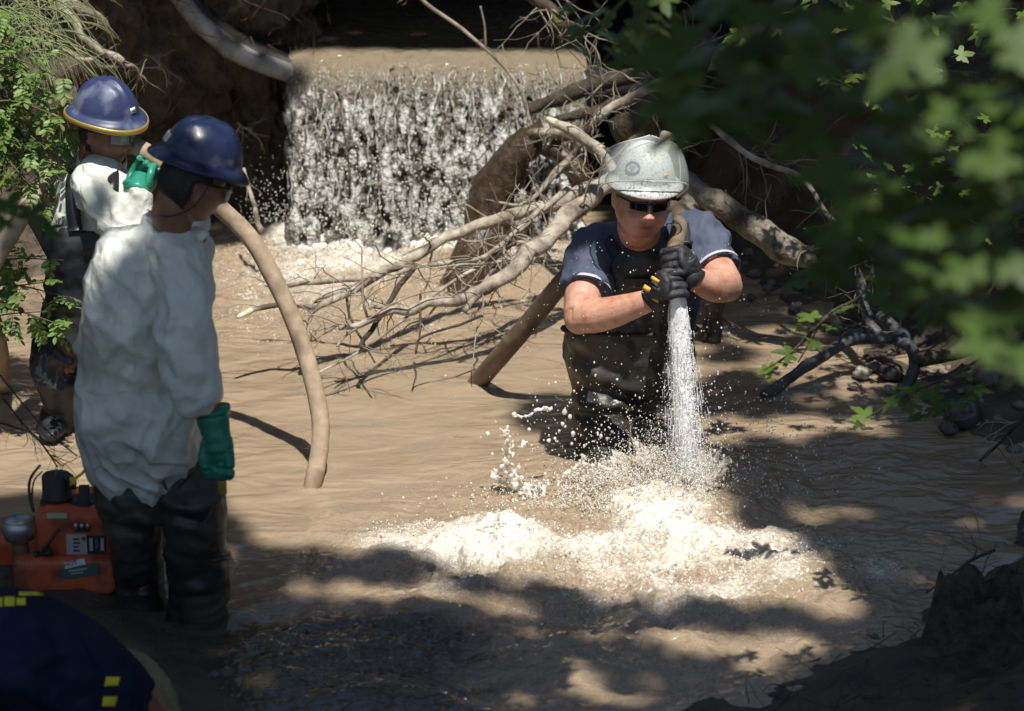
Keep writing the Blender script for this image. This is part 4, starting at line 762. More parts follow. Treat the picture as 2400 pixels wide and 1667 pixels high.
# gloved hands closed round the nozzle
nzA, nzB = at(1566, 560, 9.42), at(1588, 688, 9.33); nax = unit(nzB - nzA)
up_c, lo_c = at(1582, 618, 9.375), at(1578, 668, 9.345)
gl = []
for (c, palm, wr, sg, nm) in ((lo_c, (-.75, -.35, .2), wrL, -1, 'lower'), (up_c, (.75, -.45, .2), wrR, 1, 'upper')):
    g = MB(); fingers(g, c, nax, palm, wr, .027, .0125, span=.098, sgn=sg); v, n_, f = voxel(g, .0042, 2); d = .0018 * ridged(v * 40, 2)
    gv = build('glove', (v + n_ * d[:, None], f), M['glove'], pc)
    dn = unit(wr - c); g = MB(); g.tube(np.array([wr - dn * .032, wr - dn * .005, wr + dn * .022]), np.array([.042, .044, .047]), 20, flat=.85); build('cuff', g, M['glove'], gv)
    if sg < 0:
        pa = unit(np.array(palm) - (np.array(palm) @ nax) * nax)
        for (p, hx, hy) in ((c + pa * .052 + np.array([-.02, -.022, .028]), .016, .006), (c + pa * .062 + np.array([-.040, -.020, -.004]), .013, .009)):
            g = MB(); g.box(p, (hx, hy, .0015), facing((-.35, -.9, .35), (.5, 0, 1))); build('mark', g, M['glove_mark'], gv)
        g = MB(); g.box(wr + np.array([.0, -.044, .008]), (.012, .005, .0015), facing((-.2, -.95, .25), (.5, 0, 1))); build('mark', g, M['glove_mark'], gv)
    else:
        g = MB(); g.box(c + np.array([.058, -.025, .0]), (.007, .022, .003), facing((.85, -.5, .2))); build('mark', g, M['glove_mark'], gv)
# sunglasses
g = MB()
for sg in (-1, 1):
    q = []
    for i in range(12):
        for j in range(7):
            u = sg * (.008 + .052 * i / 11); w = (j / 6 - .5) * .036 * (1 - .25 * (i / 11) ** 2); y = .118 - (abs(u) / .075) ** 2 * .050; q.append((u, y, .012 + w - .003 * abs(u) / .06))
    V = np.array(q).reshape(12, 7, 3)
    g.grid((V.reshape(-1, 3) * sC @ MC.T + cC).reshape(12, 7, 3))
sg_ = build('sunglasses', g, M['lens_dark'], pc); mo = sg_.modifiers.new('t', 'SOLIDIFY'); mo.thickness = .004
g = MB()
for sg in (-1, 1): g.tube((np.array([(sg * .060, .084, .022), (sg * .080, .04, .020), (sg * .086, -.01, .012)]) * sC) @ MC.T + cC, .0035, 6)
g.tube((np.array([(-.012, .119, .022), (0, .121, .024), (.012, .119, .022)]) * sC) @ MC.T + cC, .003, 6); build('frame', g, M['frame_black'], sg_, kind='stuff')
# white helmet with clear flip-up visor
hp = helmet(pc, cC, MC, .97, M['hat_white'], ridges=False, brim=1.05, front=.75, dz=.046)
g = MB(); nv_, na_ = 16, 48; az = np.linspace(-R(112), R(112), na_); VV = []
for k in range(nv_):
    lo = R(20) - R(38) * np.abs(az / R(112)) ** 2.2; hi = R(84) - R(50) * np.abs(az / R(112)) ** 1.6; e = lo + (hi - lo) * k / (nv_ - 1)
    VV.append(np.stack([.156 * np.sin(az) * np.cos(e) ** .8, .172 * np.cos(az) * np.cos(e) ** .8 - .012, .050 + .190 * np.sin(e)], 1))
V = np.array(VV) * 1.0; V = (V.reshape(-1, 3) @ MC.T + cC).reshape(nv_, na_, 3)
g.grid(V); vs = build('visor', g, M['visor'], hp); mo = vs.modifiers.new('t', 'SOLIDIFY'); mo.thickness = .002
g = MB(); edge = np.concatenate([V[0], V[:, -1], V[-1, ::-1], V[::-1, 0]]); g.tube(edge[::3], .0025, 5, cap=False); build('visor_rim', g, M['visor_edge'], vs)
pt, nr, up = on_dome(MC, cC, .97, R(28) * -1, .098); pt2, nr2, up2 = on_dome(MC, cC, .97, R(42) * -1, .098)
def oval(cn, nrm, up, a_, b_, r):
    F3 = facing(nrm, up); t = np.linspace(0, 2 * math.pi, 33); return np.stack([a_ * np.cos(t), b_ * np.sin(t), 0 * t], 1) @ F3.T + cn, F3
E, F3 = oval(pt2, nr2, up2, .027, .020, 0); g = MB(); g.tube(E, .0028, 5, cap=False); build('emblem', g, M['ink_blue'], hp); text_mesh('SAFETY', .009, F3, pt2 + nr2 * .001 + up2 * .004, hp, M['ink_blue']); text_mesh('FIRST', .008, F3, pt2 + nr2 * .001 - up2 * .006, hp, M['ink_blue'])
pt, nr, up = on_dome(MC, cC, .97, R(-4), .066); text_mesh('WEST', .011, facing(nr, up), pt, hp, M['ink'])
pt, nr, up = on_dome(MC, cC, .97, R(30), .080); g = MB(); g.box(pt, (.011, .006, .001), facing(nr, up)); build('sticker', g, M['glove_mark'], hp)

# ---------------------------------------------------------------- the man with his back to us, by the pump
pa_ = thing('person', 'man in white coverall jacket and dark navy helmet seen from behind', 'person', on(450, 1450))
sA = 1.0; cA = at(450, 430, 8.13); MA = rotm(R(-66), R(-20), R(4))
b = MB(); h = head_mesh(1., .3, sA); b.add(h.verts() @ MA.T + cA, h.f)
b.tube(spline([cA + MA @ np.array([0, -.026, -.03]), cA + MA @ np.array([0, -.026, -.115]), at(438, 545, 8.19), at(415, 600, 8.22)], 12), np.linspace(.062, .062, 12), 18)
rings_tube(b, [(395, 560, 70, .08, 8.22), (360, 640, 118, .12, 8.22), (350, 760, 125, .14, 8.22), (345, 900, 118, .14, 8.22), (350, 1000, 120, .14, 8.24), (360, 1090, 112, .13, 8.25)])
sh, el, wr = at(425, 625, 8.12), at(444, 840, 7.98), at(500, 975, 7.96)
b.tube(spline([at(420, 600, 8.2), sh, (sh + el) / 2, el], 20), np.linspace(.06, .046, 20), 16); b.tube(spline([el, at(468, 908, 7.94), wr], 16), np.linspace(.046, .034, 16), 16)
sh2, el2, wr2 = at(290, 610, 8.25), at(262, 800, 8.4), at(330, 940, 8.52)
b.tube(spline([at(330, 590, 8.2), sh2, el2, wr2], 24), np.linspace(.07, .034, 24), 16)
b.tube(spline([wr, wr + np.array([.01, -.01, -.08])], 6), np.linspace(.034, .03, 6), 12)
for (hx, kx, fx, yy) in ((325, 322, 328, 8.34), (425, 455, 463, 8.22)): b.tube(spline([at(hx, 1060, yy), at(kx, 1230, yy - .04), at(fx, 1400, yy - .02), on(fx, 1450) + np.array([0, -.0, -.15])], 16), np.linspace(.085, .045, 16), 14)
v, n_, f = voxel(b, .0055, 3); o = build('body', (v, f), M['skin_brown'], pa_); attr(o, 'tint', face_tint(v, MA, cA, sA))
# short dark hair below the helmet
hm = head_mesh(1., .3, sA); hv = hm.verts() / sA; keep = [q for q in hm.f if all((hv[i, 1] < -.022 and hv[i, 2] > -.095) or hv[i, 2] > .045 or (hv[i, 1] < .03 and hv[i, 2] > .02) for i in q)]
g = MB(); g.add((hv * np.array([1.02, 1.05, 1.03]) * sA) @ MA.T + cA, keep); o = build('hair', g, M['hair'], pa_); mo = o.modifiers.new('t', 'SOLIDIFY'); mo.thickness = .006
# jacket
g = MB()
JA = rings_tube(g, [(424, 492, 56, .07, 8.18), (408, 518, 72, .09, 8.19), (375, 545, 100, .115, 8.2), (362, 590, 130, .15, 8.2), (342, 650, 134, .17, 8.21), (328, 720, 134, .18, 8.21), (322, 800, 130, .18, 8.21), (322, 870, 132, .185, 8.21), (328, 925, 156, .21, 8.2), (332, 985, 160, .215, 8.2), (345, 1040, 144, .20, 8.22), (345, 1090, 124, .18, 8.24), (345, 1125, 108, .16, 8.25), (342, 1150, 70, .12, 8.25)], n=34)
gs_ = MB(); gs_.tube(spline([at(400, 566, 8.15), at(420, 612, 8.08), at(434, 735, 7.97), at(440, 835, 7.94), at(462, 905, 7.92), at(490, 950, 7.94)], 30), np.interp(np.linspace(0, 1, 30), [0, .2, .5, .68, .88, 1], [.078, .090, .086, .086, .078, .052]), 24)
g.tube(spline([at(320, 580, 8.2), sh2, el2, wr2], 26), np.linspace(.09, .06, 26), 20)
cr = [(el + np.array([-.02, -.06, 0]), .12, .011, (45, 10, 50)), (at(380, 720, 8.05), .13, .010, (70, 0, -25)), (at(340, 920, 8.0), .17, .011, (18, 0, 62)), (at(250, 700, 8.05), .16, .008, (55, 0, 18)), (at(430, 640, 8.0), .12, .009, (50, 10, 45)), (at(340, 1060, 8.05), .14, .008, (45, 0, 30)), (at(490, 925, 7.95), .07, .007, (30, 0, 90))]
jk_ = cloth('jacket', g, .0065, M['tyvek'], pa_, .006, (3, 3, 1.5), 5, 3, fine=.5, creases=[(c_, r_, k_ * .7, d_) for c_, r_, k_, d_ in cr], crump=.0, fold=.015)
cloth('sleeve', gs_, .006, M['tyvek'], jk_, .004, (5, 5, 3), 15, 2, fine=.5, creases=cr, crump=.0, fold=.012)
g = MB(); ca = np.linspace(0, 2 * math.pi, 40); nk = at(428, 500, 8.17)
P = np.array([nk + np.array([(.076 * math.cos(a)), .074 * math.sin(a), .012 * math.sin(a) - .030 * math.cos(a)]) for a in ca]); g.tube(P, np.stack([np.full(40, .022), np.full(40, .006)], 1), 10, ref=np.array([0, 0, 1.]), cap=False); cl = build('collar', g, M['tyvek'], pa_)
g = MB(); q = [at(470, 535, 8.12), at(490, 548, 8.1), at(470, 566, 8.09), at(440, 545, 8.11)]; g.grid(np.array([[at(445, 530, 8.11), at(470, 533, 8.09), at(492, 548, 8.06)], [at(448, 548, 8.09), at(470, 552, 8.06), at(484, 556, 8.05)], [at(452, 562, 8.08), at(466, 566, 8.06), at(474, 566, 8.05)]])); o = build('lapel', g, M['tyvek'], cl); mo = o.modifiers.new('t', 'SOLIDIFY'); mo.thickness = .003
bpy.context.view_layer.update()
def seam(obj, pts, name, parent, r=.0016):
    O = Vector((0, 0, CAM_H)) - Vector(base_of(obj)); out = []
    for q in np.array(spline([(a_, b_, 0) for a_, b_ in pts], 40)):
        d_ = Vector(ray(q[0], q[1])).normalized(); hit, loc, nn, _ = obj.ray_cast(O, d_)
        if hit: out.append(np.array(loc) + base_of(obj))
    if len(out) > 5:
        out = np.array(out); out[1:-1] = (out[:-2] + out[1:-1] + out[2:]) / 3; g = MB(); g.tube(out, r, 5); build(name, g, M['tyvek'], parent)
seam(jk_, [(330, 530), (318, 640), (312, 760), (316, 880)], 'seam', jk_); seam(jk_, [(262, 580), (280, 660), (268, 760)], 'seam', jk_); seam(jk_, [(170, 905), (240, 925), (320, 915), (400, 925)], 'seam', jk_, .002)
# waders and boots
g = MB(); rings_tube(g, [(350, 1040, 122, .15, 8.25), (352, 1100, 126, .155, 8.25), (355, 1150, 128, .15, 8.25), (362, 1190, 130, .14, 8.25)], n=26)
g.tube(spline([at(425, 1090, 8.22), at(448, 1170, 8.15), at(455, 1235, 8.14), at(462, 1310, 8.18), at(466, 1400, 8.22), on(466, 1450, 0), on(466, 1450) + np.array([0, 0, -.3])], 30), np.interp(np.linspace(0, 1, 30), [0, .2, .36, .5, .68, .85, 1], [.112, .102, .088, .094, .090, .094, .09]), 22)
g.tube(spline([at(318, 1090, 8.28), at(316, 1190, 8.26), at(316, 1260, 8.28), at(322, 1340, 8.34), on(328, 1425, 0), on(328, 1425) + np.array([0, 0, -.3])], 26), np.interp(np.linspace(0, 1, 26), [0, .3, .6, 1], [.112, .09, .080, .082]), 20)
cr = [(at(450, 1200, 8.04), .10, .010, (12, 0, 75)), (at(462, 1390, 8.1), .08, .006, (8, 0, 90)), (at(300, 1230, 8.15), .12, .009, (14, 0, 70))]
cloth('waders', g, .008, M['wader'], pa_, .012, (5, 5, 7), 33, 4, creases=cr)
g = MB(); P = np.array([at(462 + 76 * math.cos(a), 1300 + 16 * math.sin(a), 8.19 - .102 * math.sin(a)) for a in np.linspace(0, 2 * math.pi, 40)]); g.tube(P, .008, 8, cap=False); build('boot_top', g, M['wader'], pa_)
g = MB(); g.tube(spline([at(372, 1105, 8.06), at(395, 1150, 8.03), at(430, 1130, 8.0), at(470, 1085, 7.98)], 20), .005, 6); g.tube(spline([at(505, 1190, 8.05), at(470, 1240, 8.02), at(505, 1180, 8.0), at(520, 1150, 8.0)], 16), .0025, 5); build('cord', g, M['bark_dark'], pa_)
g = MB(); g.box(at(522, 1135, 7.98), (.012, .012, .022), None, .004); g.ell(at(522, 1150, 7.98), (.014, .012, .02)); build('metal_clip', g, M['gold'], pa_)
# green rubber glove hanging loosely, fingers curled
g = MB(); c0 = at(498, 965, 7.965); palm_c = at(515, 1060, 7.93)
g.tube(spline([c0, at(503, 1000, 7.95), at(512, 1035, 7.94), palm_c], 14), np.interp(np.linspace(0, 1, 14), [0, .3, .6, 1], [.052, .045, .041, .043]), 20, flat=.82)
g.ell(palm_c + np.array([0, 0, -.01]), (.044, .028, .045))
for i in range(4):
    bx = at(486 + i * 17, 1082, 7.95 - .012 * i); tip = at(496 + i * 13, 1118 - abs(i - 1.5) * 3, 7.955 - .006 * i)
    g.tube(spline([bx + np.array([0, 0, .02]), bx + np.array([.003, -.018, -.028]), tip, tip + np.array([-.012, .028, .018]), tip + np.array([-.014, .04, .036])], 14), np.linspace(.0155, .0115, 14), 12)
g.tube(spline([at(486, 1035, 7.95), at(476, 1066, 7.93), at(482, 1098, 7.92)], 10), np.linspace(.017, .0125, 10), 12)
cloth('glove', g, .0048, M['rubber_green'], pa_, .0035, (14, 14, 26), 3, 2)
g = MB(); g.tube(np.array([c0 + np.array([-.002, 0, .012]), c0 + np.array([0, 0, .0]), c0 + np.array([.002, 0, -.014])]), np.array([.056, .054, .052]), 24, flat=.85); build('glove_cuff', g, M['rubber_green'], pa_)
# helmet, chin cord, glasses
hA = helmet(pa_, cA, MA, 1.0, M['hat_navy'], brim=.95, front=1.15)
pt, nr, up = on_dome(MA, cA, 1.0, R(172), .060); g = MB(); 
gp = []
for i in range(7):
    for j in range(4):
        p_, n_2, u_ = on_dome(MA, cA, 1.0, R(148 + i * 6.5), .060 + j * .0105, out=.002); gp.append(p_)
g.grid(np.array(gp).reshape(7, 4, 3)); stk_ = build('sticker', g, M['sticker'], hA); mo = stk_.modifiers.new('t', 'SOLIDIFY'); mo.thickness = .0012
for j in range(4):
    g = MB(); g.tube(np.array([on_dome(MA, cA, 1.0, R(151 + i * 6), .0655 + j * .0065, out=.0032)[0] for i in range(6)]), .0007, 4); build('print_line', g, M['ink'], stk_)
g = MB(); g.tube(spline([cA + MA @ (np.array([.092, .02, .035]) * sA), cA + MA @ (np.array([.090, -.01, -.05]) * sA), cA + MA @ (np.array([.07, -.07, -.10]) * sA), at(345, 492, 8.12)], 20), .0022, 6); build('chin_cord', g, M['frame_black'], hA)
g = MB(); g.tube((np.array([(.084, -.01, .028), (.082, .05, .026), (.062, .092, .022), (.02, .112, .022), (-.03, .108, .022)]) * sA) @ MA.T + cA, .004, 6); gl_ = build('safety_glasses', g, M['frame_black'], pa_)
g = MB(); g.grid((np.array([[(.070, .088, .022 - .045 * j / 5 * 1) if False else (.072 - .06 * i / 8, .088 + .03 * math.sin(i / 8 * 1.5), .020 - .040 * j / 5) for j in range(6)] for i in range(9)]) * sA @ MA.T + cA)); o = build('lens', g, M['lens_clear'], gl_); mo = o.modifiers.new('t', 'SOLIDIFY'); mo.thickness = .002

# ---------------------------------------------------------------- the man behind, carrying the hose on his shoulder
pb = thing('person', 'man in gold rimmed blue helmet and white coverall holding a hose on his shoulder', 'person', on(135, 1000))
sB = 1.0; cB = at(248, 309, 9.96); MB_ = rotm(R(-124), R(-8), R(3))
b = MB(); h = head_mesh(1., .2, sB); b.add(h.verts() @ MB_.T + cB, h.f)
b.tube(spline([cB + MB_ @ np.array([0, -.035, -.04]), cB + MB_ @ np.array([0, -.04, -.11]), at(228, 390, 10.02), at(222, 430, 10.03)], 12), np.linspace(.062, .074, 12), 16)
rings_tube(b, [(225, 400, 60, .08, 10.03), (222, 450, 88, .12, 10.03), (205, 560, 80, .13, 10.03), (195, 660, 70, .13, 10.03), (185, 760, 72, .13, 10.03), (175, 820, 66, .12, 10.03)])
shb, elb, wrb = at(235, 450, 9.9), at(300, 545, 9.75), at(325, 445, 9.8)
b.tube(spline([at(225, 430, 9.98), shb, elb], 16), np.linspace(.066, .05, 16), 14); b.tube(spline([elb, (elb + wrb) / 2, wrb], 12), np.linspace(.05, .033, 12), 14)
b.tube(spline([at(200, 430, 10.1), at(150, 500, 10.15), at(190, 600, 10.2), at(280, 620, 10.1)], 20), np.linspace(.066, .035, 20), 14)
for pts in ([(150, 790, 10.0), (140, 860, 9.95), (150, 930, 9.98), (138, 985, 10.0), (138, 1010, 10.0)], [(230, 790, 10.05), (240, 900, 10.0), (240, 985, 10.0), (240, 1010, 10.0)]): b.tube(spline(path(pts), 16), np.linspace(.07, .05, 16), 12)
v, n_, f = voxel(b, .0052, 3); o = build('body', (v, f), M['skin_brown'], pb); attr(o, 'tint', face_tint(v, MB_, cB, sB))
hm = head_mesh(1., .2, sB); hv = hm.verts() / sB; keep = [q for q in hm.f if all((hv[i, 1] < -.005 and hv[i, 2] > -.06) or hv[i, 2] > .05 for i in q)]
g = MB(); g.add((hv * sB * 1.035) @ MB_.T + cB, keep); o = build('hair', g, M['hair'], pb); mo = o.modifiers.new('t', 'SOLIDIFY'); mo.thickness = .006
g = MB(); rings_tube(g, [(232, 388, 50, .072, 10.02), (228, 402, 74, .095, 10.02), (226, 430, 94, .125, 10.03), (218, 500, 96, .15, 10.03), (206, 580, 86, .155, 10.03), (200, 640, 80, .155, 10.03)], n=28)
g.tube(spline([at(236, 420, 9.96), shb + np.array([.005, 0, .015]), (shb + elb) / 2 + np.array([0, 0, .01]), elb], 20), np.interp(np.linspace(0, 1, 20), [0, .5, 1], [.105, .105, .085]), 20); g.tube(spline([elb, (elb + wrb) / 2, wrb], 14), np.linspace(.082, .055, 14), 18)
g.tube(spline([at(200, 425, 10.08), at(148, 490, 10.12), at(165, 580, 10.15)], 18), np.linspace(.09, .075, 18), 18)
cr = [(at(250, 460, 9.8), .14, .010, (55, 0, 45)), (elb, .12, .010, (50, 0, -50)), (at(210, 490, 9.85), .1, .008, (60, 0, 20))]
cloth('jacket', g, .0075, M['tyvek'], pb, .006, (5, 5, 4.), 15, 3, fine=.5, creases=cr, crump=.0, fold=.011)
g = MB(); nk = at(238, 384, 10.01); ca = np.linspace(0, 2 * math.pi, 36); P = np.array([nk + np.array([.085 * math.cos(a), .082 * math.sin(a), .022 * math.sin(a) - .012 * math.cos(a)]) for a in ca]); g.tube(P, np.stack([np.full(36, .030), np.full(36, .006)], 1), 10, ref=np.array([.2, 0, 1.]), cap=False); build('collar', g, M['tyvek'], pb)
g = MB(); rings_tube(g, [(212, 515, 78, .165, 10.03), (205, 560, 88, .175, 10.03), (196, 640, 84, .175, 10.03), (188, 720, 84, .175, 10.03), (184, 780, 92, .175, 10.03), (182, 830, 92, .16, 10.03)], n=28)
g.tube(spline(path([(150, 800, 10.02), (128, 850, 9.96), (140, 910, 9.96), (152, 945, 9.98)]), 18), np.interp(np.linspace(0, 1, 18), [0, .4, 1], [.11, .085, .068]), 18)
g.tube(spline(path([(152, 945, 9.98), (140, 975, 9.98), (130, 1000, 9.97), (128, 1030, 9.97)]), 12), np.linspace(.066, .062, 12), 16); g.ell(at(126, 1004, 9.9), (.05, .11, .035))
g.tube(spline(path([(225, 800, 10.06), (240, 880, 10.0), (240, 970, 10.0), (240, 1030, 10.0)]), 16), np.linspace(.11, .07, 16), 18)
cr = [(at(140, 860, 9.9), .12, .010, (30, 0, 60)), (at(190, 740, 9.85), .15, .008, (20, 0, 50))]
cloth('waders', g, .0085, M['wader_black'], pb, .012, (5, 5, 7), 43, 4, creases=cr)
for pts, ups in (([at(178, 540, 9.86), at(170, 470, 9.88), at(172, 415, 9.94), at(190, 395, 10.04)], [(-.1, -1, .1), (-.2, -1, .2), (-.3, -.7, .7), (0, 0, 1)]), ([at(262, 520, 9.80), at(262, 450, 9.78), at(262, 405, 9.86), at(250, 388, 10.0)], [(.2, -1, .1), (.1, -1, .3), (0, -.7, .7), (0, 0, 1)])):
    g = MB(); strip_on(g, pts, .05, .006, ups); build('shoulder_strap', g, M['wader_black'], pb)
g = MB(); g.box(at(110, 560, 9.95), (.03, .02, .09), rotm(0, 0, R(-25)), .006); build('tool_pouch', g, M['strap'], pb)
g = MB(); hcB = at(336, 414, 9.84); fingers(g, hcB, unit(at(420, 420, 9.9) - at(300, 355, 9.9)), (-.2, -.6, -.7), wrb, .036, .0125, span=.1, sgn=1); cloth('glove', g, .0044, M['rubber_green'], pb, .002, (16, 16, 20), 3, 1)
g = MB(); dn = unit(wrb - hcB); g.tube(np.array([wrb - dn * .05, wrb, wrb + dn * .02]), np.array([.045, .05, .056]), 22, flat=.9); build('glove_cuff', g, M['rubber_green'], pb)
hB = helmet(pb, cB, MB_, 1.0, M['hat_worn'], brim=.95)
g = MB(); t = np.linspace(0, 2 * math.pi, 73); rim = np.stack([1.262 * .108 * np.cos(t), 1.262 * .125 * np.sin(t), .058 - .010 * np.clip(np.sin(t), 0, 1) ** 2 + .006 * np.abs(np.cos(t)) ** 3], 1) * 1.0
g.tube(rim @ MB_.T + cB, np.stack([np.full(73, .0105), np.full(73, .0045)], 1), 10, ref=MB_ @ np.array([0, 0, 1.]), cap=False); build('brim_trim', g, M['gold'], hB)
g = MB(); gp = [on_dome(MB_, cB, 1.0, R(-4 + i * 5), .062 + j * .011, out=.002)[0] for i in range(4) for j in range(3)]; g.grid(np.array(gp).reshape(4, 3, 3)); s_ = build('sticker', g, M['sticker'], hB); mo = s_.modifiers.new('t', 'SOLIDIFY'); mo.thickness = .0012
pt, nr, up = on_dome(MB_, cB, 1.0, R(4), .072, out=.0042); text_mesh('H&D', .014, facing(nr, up), pt, hB, M['ink'])
g = MB()
for sg in (-1, 1): g.grid((np.array([[(sg * (.006 + .060 * i / 8), .115 - .032 * (i / 8) ** 2, .030 - .044 * j / 5 * (1 - .2 * i / 8)) for j in range(6)] for i in range(9)]) * sB @ MB_.T + cB))
glB = build('safety_glasses', g, M['lens_clear'], pb); mo = glB.modifiers.new('t', 'SOLIDIFY'); mo.thickness = .003
g = MB()
for sg in (-1, 1): g.tube((np.array([(0, .122, .031), (sg * .03, .116, .033), (sg * .068, .085, .031), (sg * .084, .04, .03), (sg * .088, -.01, .024)]) * sB) @ MB_.T + cB, .0036, 6)
build('frame', g, M['frame_black'], glB)
g = MB(); g.tube(spline([cB + MB_ @ (np.array([.088, -.01, .024]) * sB), cB + MB_ @ (np.array([.082, -.03, -.06]) * sB), cB + MB_ @ (np.array([.06, -.06, -.12]) * sB)], 14), .003, 6); build('glasses_cord', g, mat('cord_pink', (.45, .08, .16), rough=.6), glB)

# ---------------------------------------------------------------- the man bent over at the lower left, his back to the sky
pd = thing('person', 'man in navy shirt with yellow print bending over in the shadowed lower left corner', 'person', at(150, 1760, 7.2))
b = MB(); tors = [at(322, 1712, 7.35), at(232, 1622, 7.3), at(112, 1552, 7.25), at(-28, 1522, 7.2), at(-148, 1532, 7.2)]
b.tube(spline(tors, 20), np.interp(np.linspace(0, 1, 20), [0, .3, .7, 1], [.12, .13, .14, .08]), 20)
hd = at(-253, 1582, 7.15); h = head_mesh(1., .2, 1.02); MD = rotm(R(80), R(-55), 0); b.add(h.verts() @ MD.T + hd, h.f); b.tube(np.array([tors[-1], hd]), .062, 16)
b.tube(spline([at(-98, 1562, 7.05), at(-118, 1702, 6.95), at(-38, 1812, 7.0)], 16), np.linspace(.07, .036, 16), 14); b.tube(spline([at(-98, 1552, 7.35), at(-158, 1682, 7.4), at(-98, 1782, 7.4)], 16), np.linspace(.07, .036, 16), 14)
b.tube(spline([tors[0], at(292, 1802, 7.15), at(362, 1882, 7.3)], 16), np.linspace(.11, .06, 16), 14); b.tube(spline([tors[0], at(322, 1782, 7.45), at(392, 1852, 7.5)], 16), np.linspace(.11, .06, 16), 14)
v, n_, f = voxel(b, .007, 3); o = build('body', (v, f), M['skin_brown'], pd); attr(o, 'tint', face_tint(v, MD, hd, 1.02))
g = MB(); g.tube(spline([at(262, 1687, 7.28), at(187, 1612, 7.26), at(82, 1552, 7.24), at(-38, 1527, 7.2), at(-148, 1537, 7.2)], 26), np.interp(np.linspace(0, 1, 26), [0, .25, .6, .85, 1], [.15, .165, .178, .16, .10]), 26, flat=1.1)
g.tube(spline([at(-78, 1552, 7.08), at(-118, 1662, 6.98)], 12), np.linspace(.10, .09, 12), 18)
cloth('shirt', g, .009, M['navy_shirt'], pd, .012, (5, 5, 5), 61, 4, creases=[(at(162, 1582, 7.1), .18, .009, (35, 0, 45))])
g = MB(); g.tube(spline([at(205, 1545, 7.42), at(262, 1580, 7.42), at(318, 1640, 7.40), at(350, 1720, 7.38), at(370, 1850, 7.35)], 20), np.linspace(.085, .10, 20), 20)
cloth('trousers', g, .008, M['khaki'], pd, .008, (7, 7, 7), 71, 3, fold=.012)
# ================================================================ HOSES, PUMP, JET AND SPLASH
M['hose'] = mat('hose', (.30, .225, .15), (.44, .34, .24), scale=22, rough=.75, rough2=.9, bump=.5, bscale=240, bdist=.002, c3=(.20, .15, .10), c3scale=5, spec=.25)
M['brass'] = mat('brass', (.25, .07, .05), (.35, .12, .08), scale=20, rough=.35, metal=.5)
hs = thing('hose', 'long tan hose arching from the shoulder of the man behind down into the stream', 'hose', at(740, 1110, 9.5))
g = MB(); w0 = on(732, 1140)
g.tube(spline([at(-40, 660, 9.75), at(0, 590, 9.8), at(41, 524, 9.9), at(90, 441, 10.05), at(150, 385, 10.15), at(225, 358, 10.12), at(300, 340, 9.98), at(345, 358, 9.92), at(420, 412, 9.9), at(517, 489, 9.88), at(588, 560, 9.84), at(632, 634, 9.8), at(675, 722, 9.76), at(706, 801, 9.72), at(732, 889, 9.66), at(750, 976, 9.6), at(750, 1042, 9.55), at(741, 1098, 9.5), w0, w0 + np.array([-.04, -.02, -.2])], 150), .0325, 20, rough=.03)
build('hose_body', g, M['hose'], hs)
g = MB(); w1 = on(12, 915); g.tube(spline([at(-40, 660, 9.9), at(-18, 740, 9.95), at(2, 830, 10.0), w1, w1 + np.array([0, 0, -.2])], 40), .030, 18, rough=.03)
build('hose', g, M['hose'], label='tan hose dropping into the water at the far left edge', cat='hose', group='tan hoses')
hc = thing('hose', 'dark brown hose rising behind the white helmeted man to the nozzle in his gloves', 'hose', at(1120, 905, 10.3))
g = MB(); w2 = on(1118, 900); w2[2] = 0
g.tube(spline([w2 + np.array([-.12, -.05, -.16]), w2, at(1190, 815, 10.35), at(1262, 730, 10.25), at(1330, 650, 10.15), at(1420, 580, 10.1), at(1500, 530, 10.08), at(1565, 495, 9.98), at(1590, 497, 9.86), at(1594, 520, 9.74), at(1588, 556, 9.60), at(1580, 590, 9.47), at(1582, 640, 9.38), at(1586, 676, 9.34)], 120), np.interp(np.linspace(0, 1, 120), [0, .5, .7, 1], [.038, .036, .030, .026]), 20, rough=.03)
build('hose_body', g, mat('hose_dark', (.11, .075, .045), (.20, .15, .10), scale=14, rough=.45, rough2=.8, bump=.5, bscale=200, bdist=.002, c3=(.06, .04, .025), c3scale=4), hc)  # darker and less rough than the other hoses
NZ0, NZ1 = at(1584, 655, 9.36), at(1588, 692, 9.33); dn = unit(NZ1 - NZ0)
g = MB(); g.tube(np.array([NZ0, NZ1 - dn * .02, NZ1 - dn * .015, NZ1, NZ1 + dn * .004]), np.array([.026, .025, .031, .031, .026]), 22); build('nozzle', g, M['brass'], hc)
# ---- the jet: a dense bundle of water threads
M['jet'] = mat('jet', (1., 1., 1.), rough=.35, spec=.5)
M['spray'] = mat('spray', (.93, .91, .86), (.74, .67, .56), scale=14, rough=.10, ior=1.33, clear=.34)
M['sheet'] = mat('sheet', (.92, .90, .84), (.68, .58, .46), scale=26, rough=.04, ior=1.33, bump=.8, bscale=60, bdist=.008, clear=.62)
M['splash'] = mat('splash', (.92, .90, .85), (.62, .53, .41), scale=24, rough=.10, rough2=.3, translucent=.35, ior=1.33, bump=.6, bscale=70, bdist=.006, contrast=(.42, .68))
jt = thing('water_jet', 'white jet of water shooting down from the nozzle into the stream', 'water jet', NZ1)
J0, J1 = NZ1, np.array([JET[0], JET[1], .06]); ax = unit(J1 - J0); LJ = np.linalg.norm(J1 - J0); e1 = unit(np.cross(ax, [0, 1, 0])); e2 = np.cross(ax, e1)
tt = np.linspace(0, 1, 170); na = 44; aa = np.linspace(0, 2 * math.pi, na, endpoint=False); TT, AA = np.meshgrid(tt, aa, indexing='ij'); RR = np.interp(TT, [0, .06, .5, .85, 1], [.026, .029, .031, .030, .024])
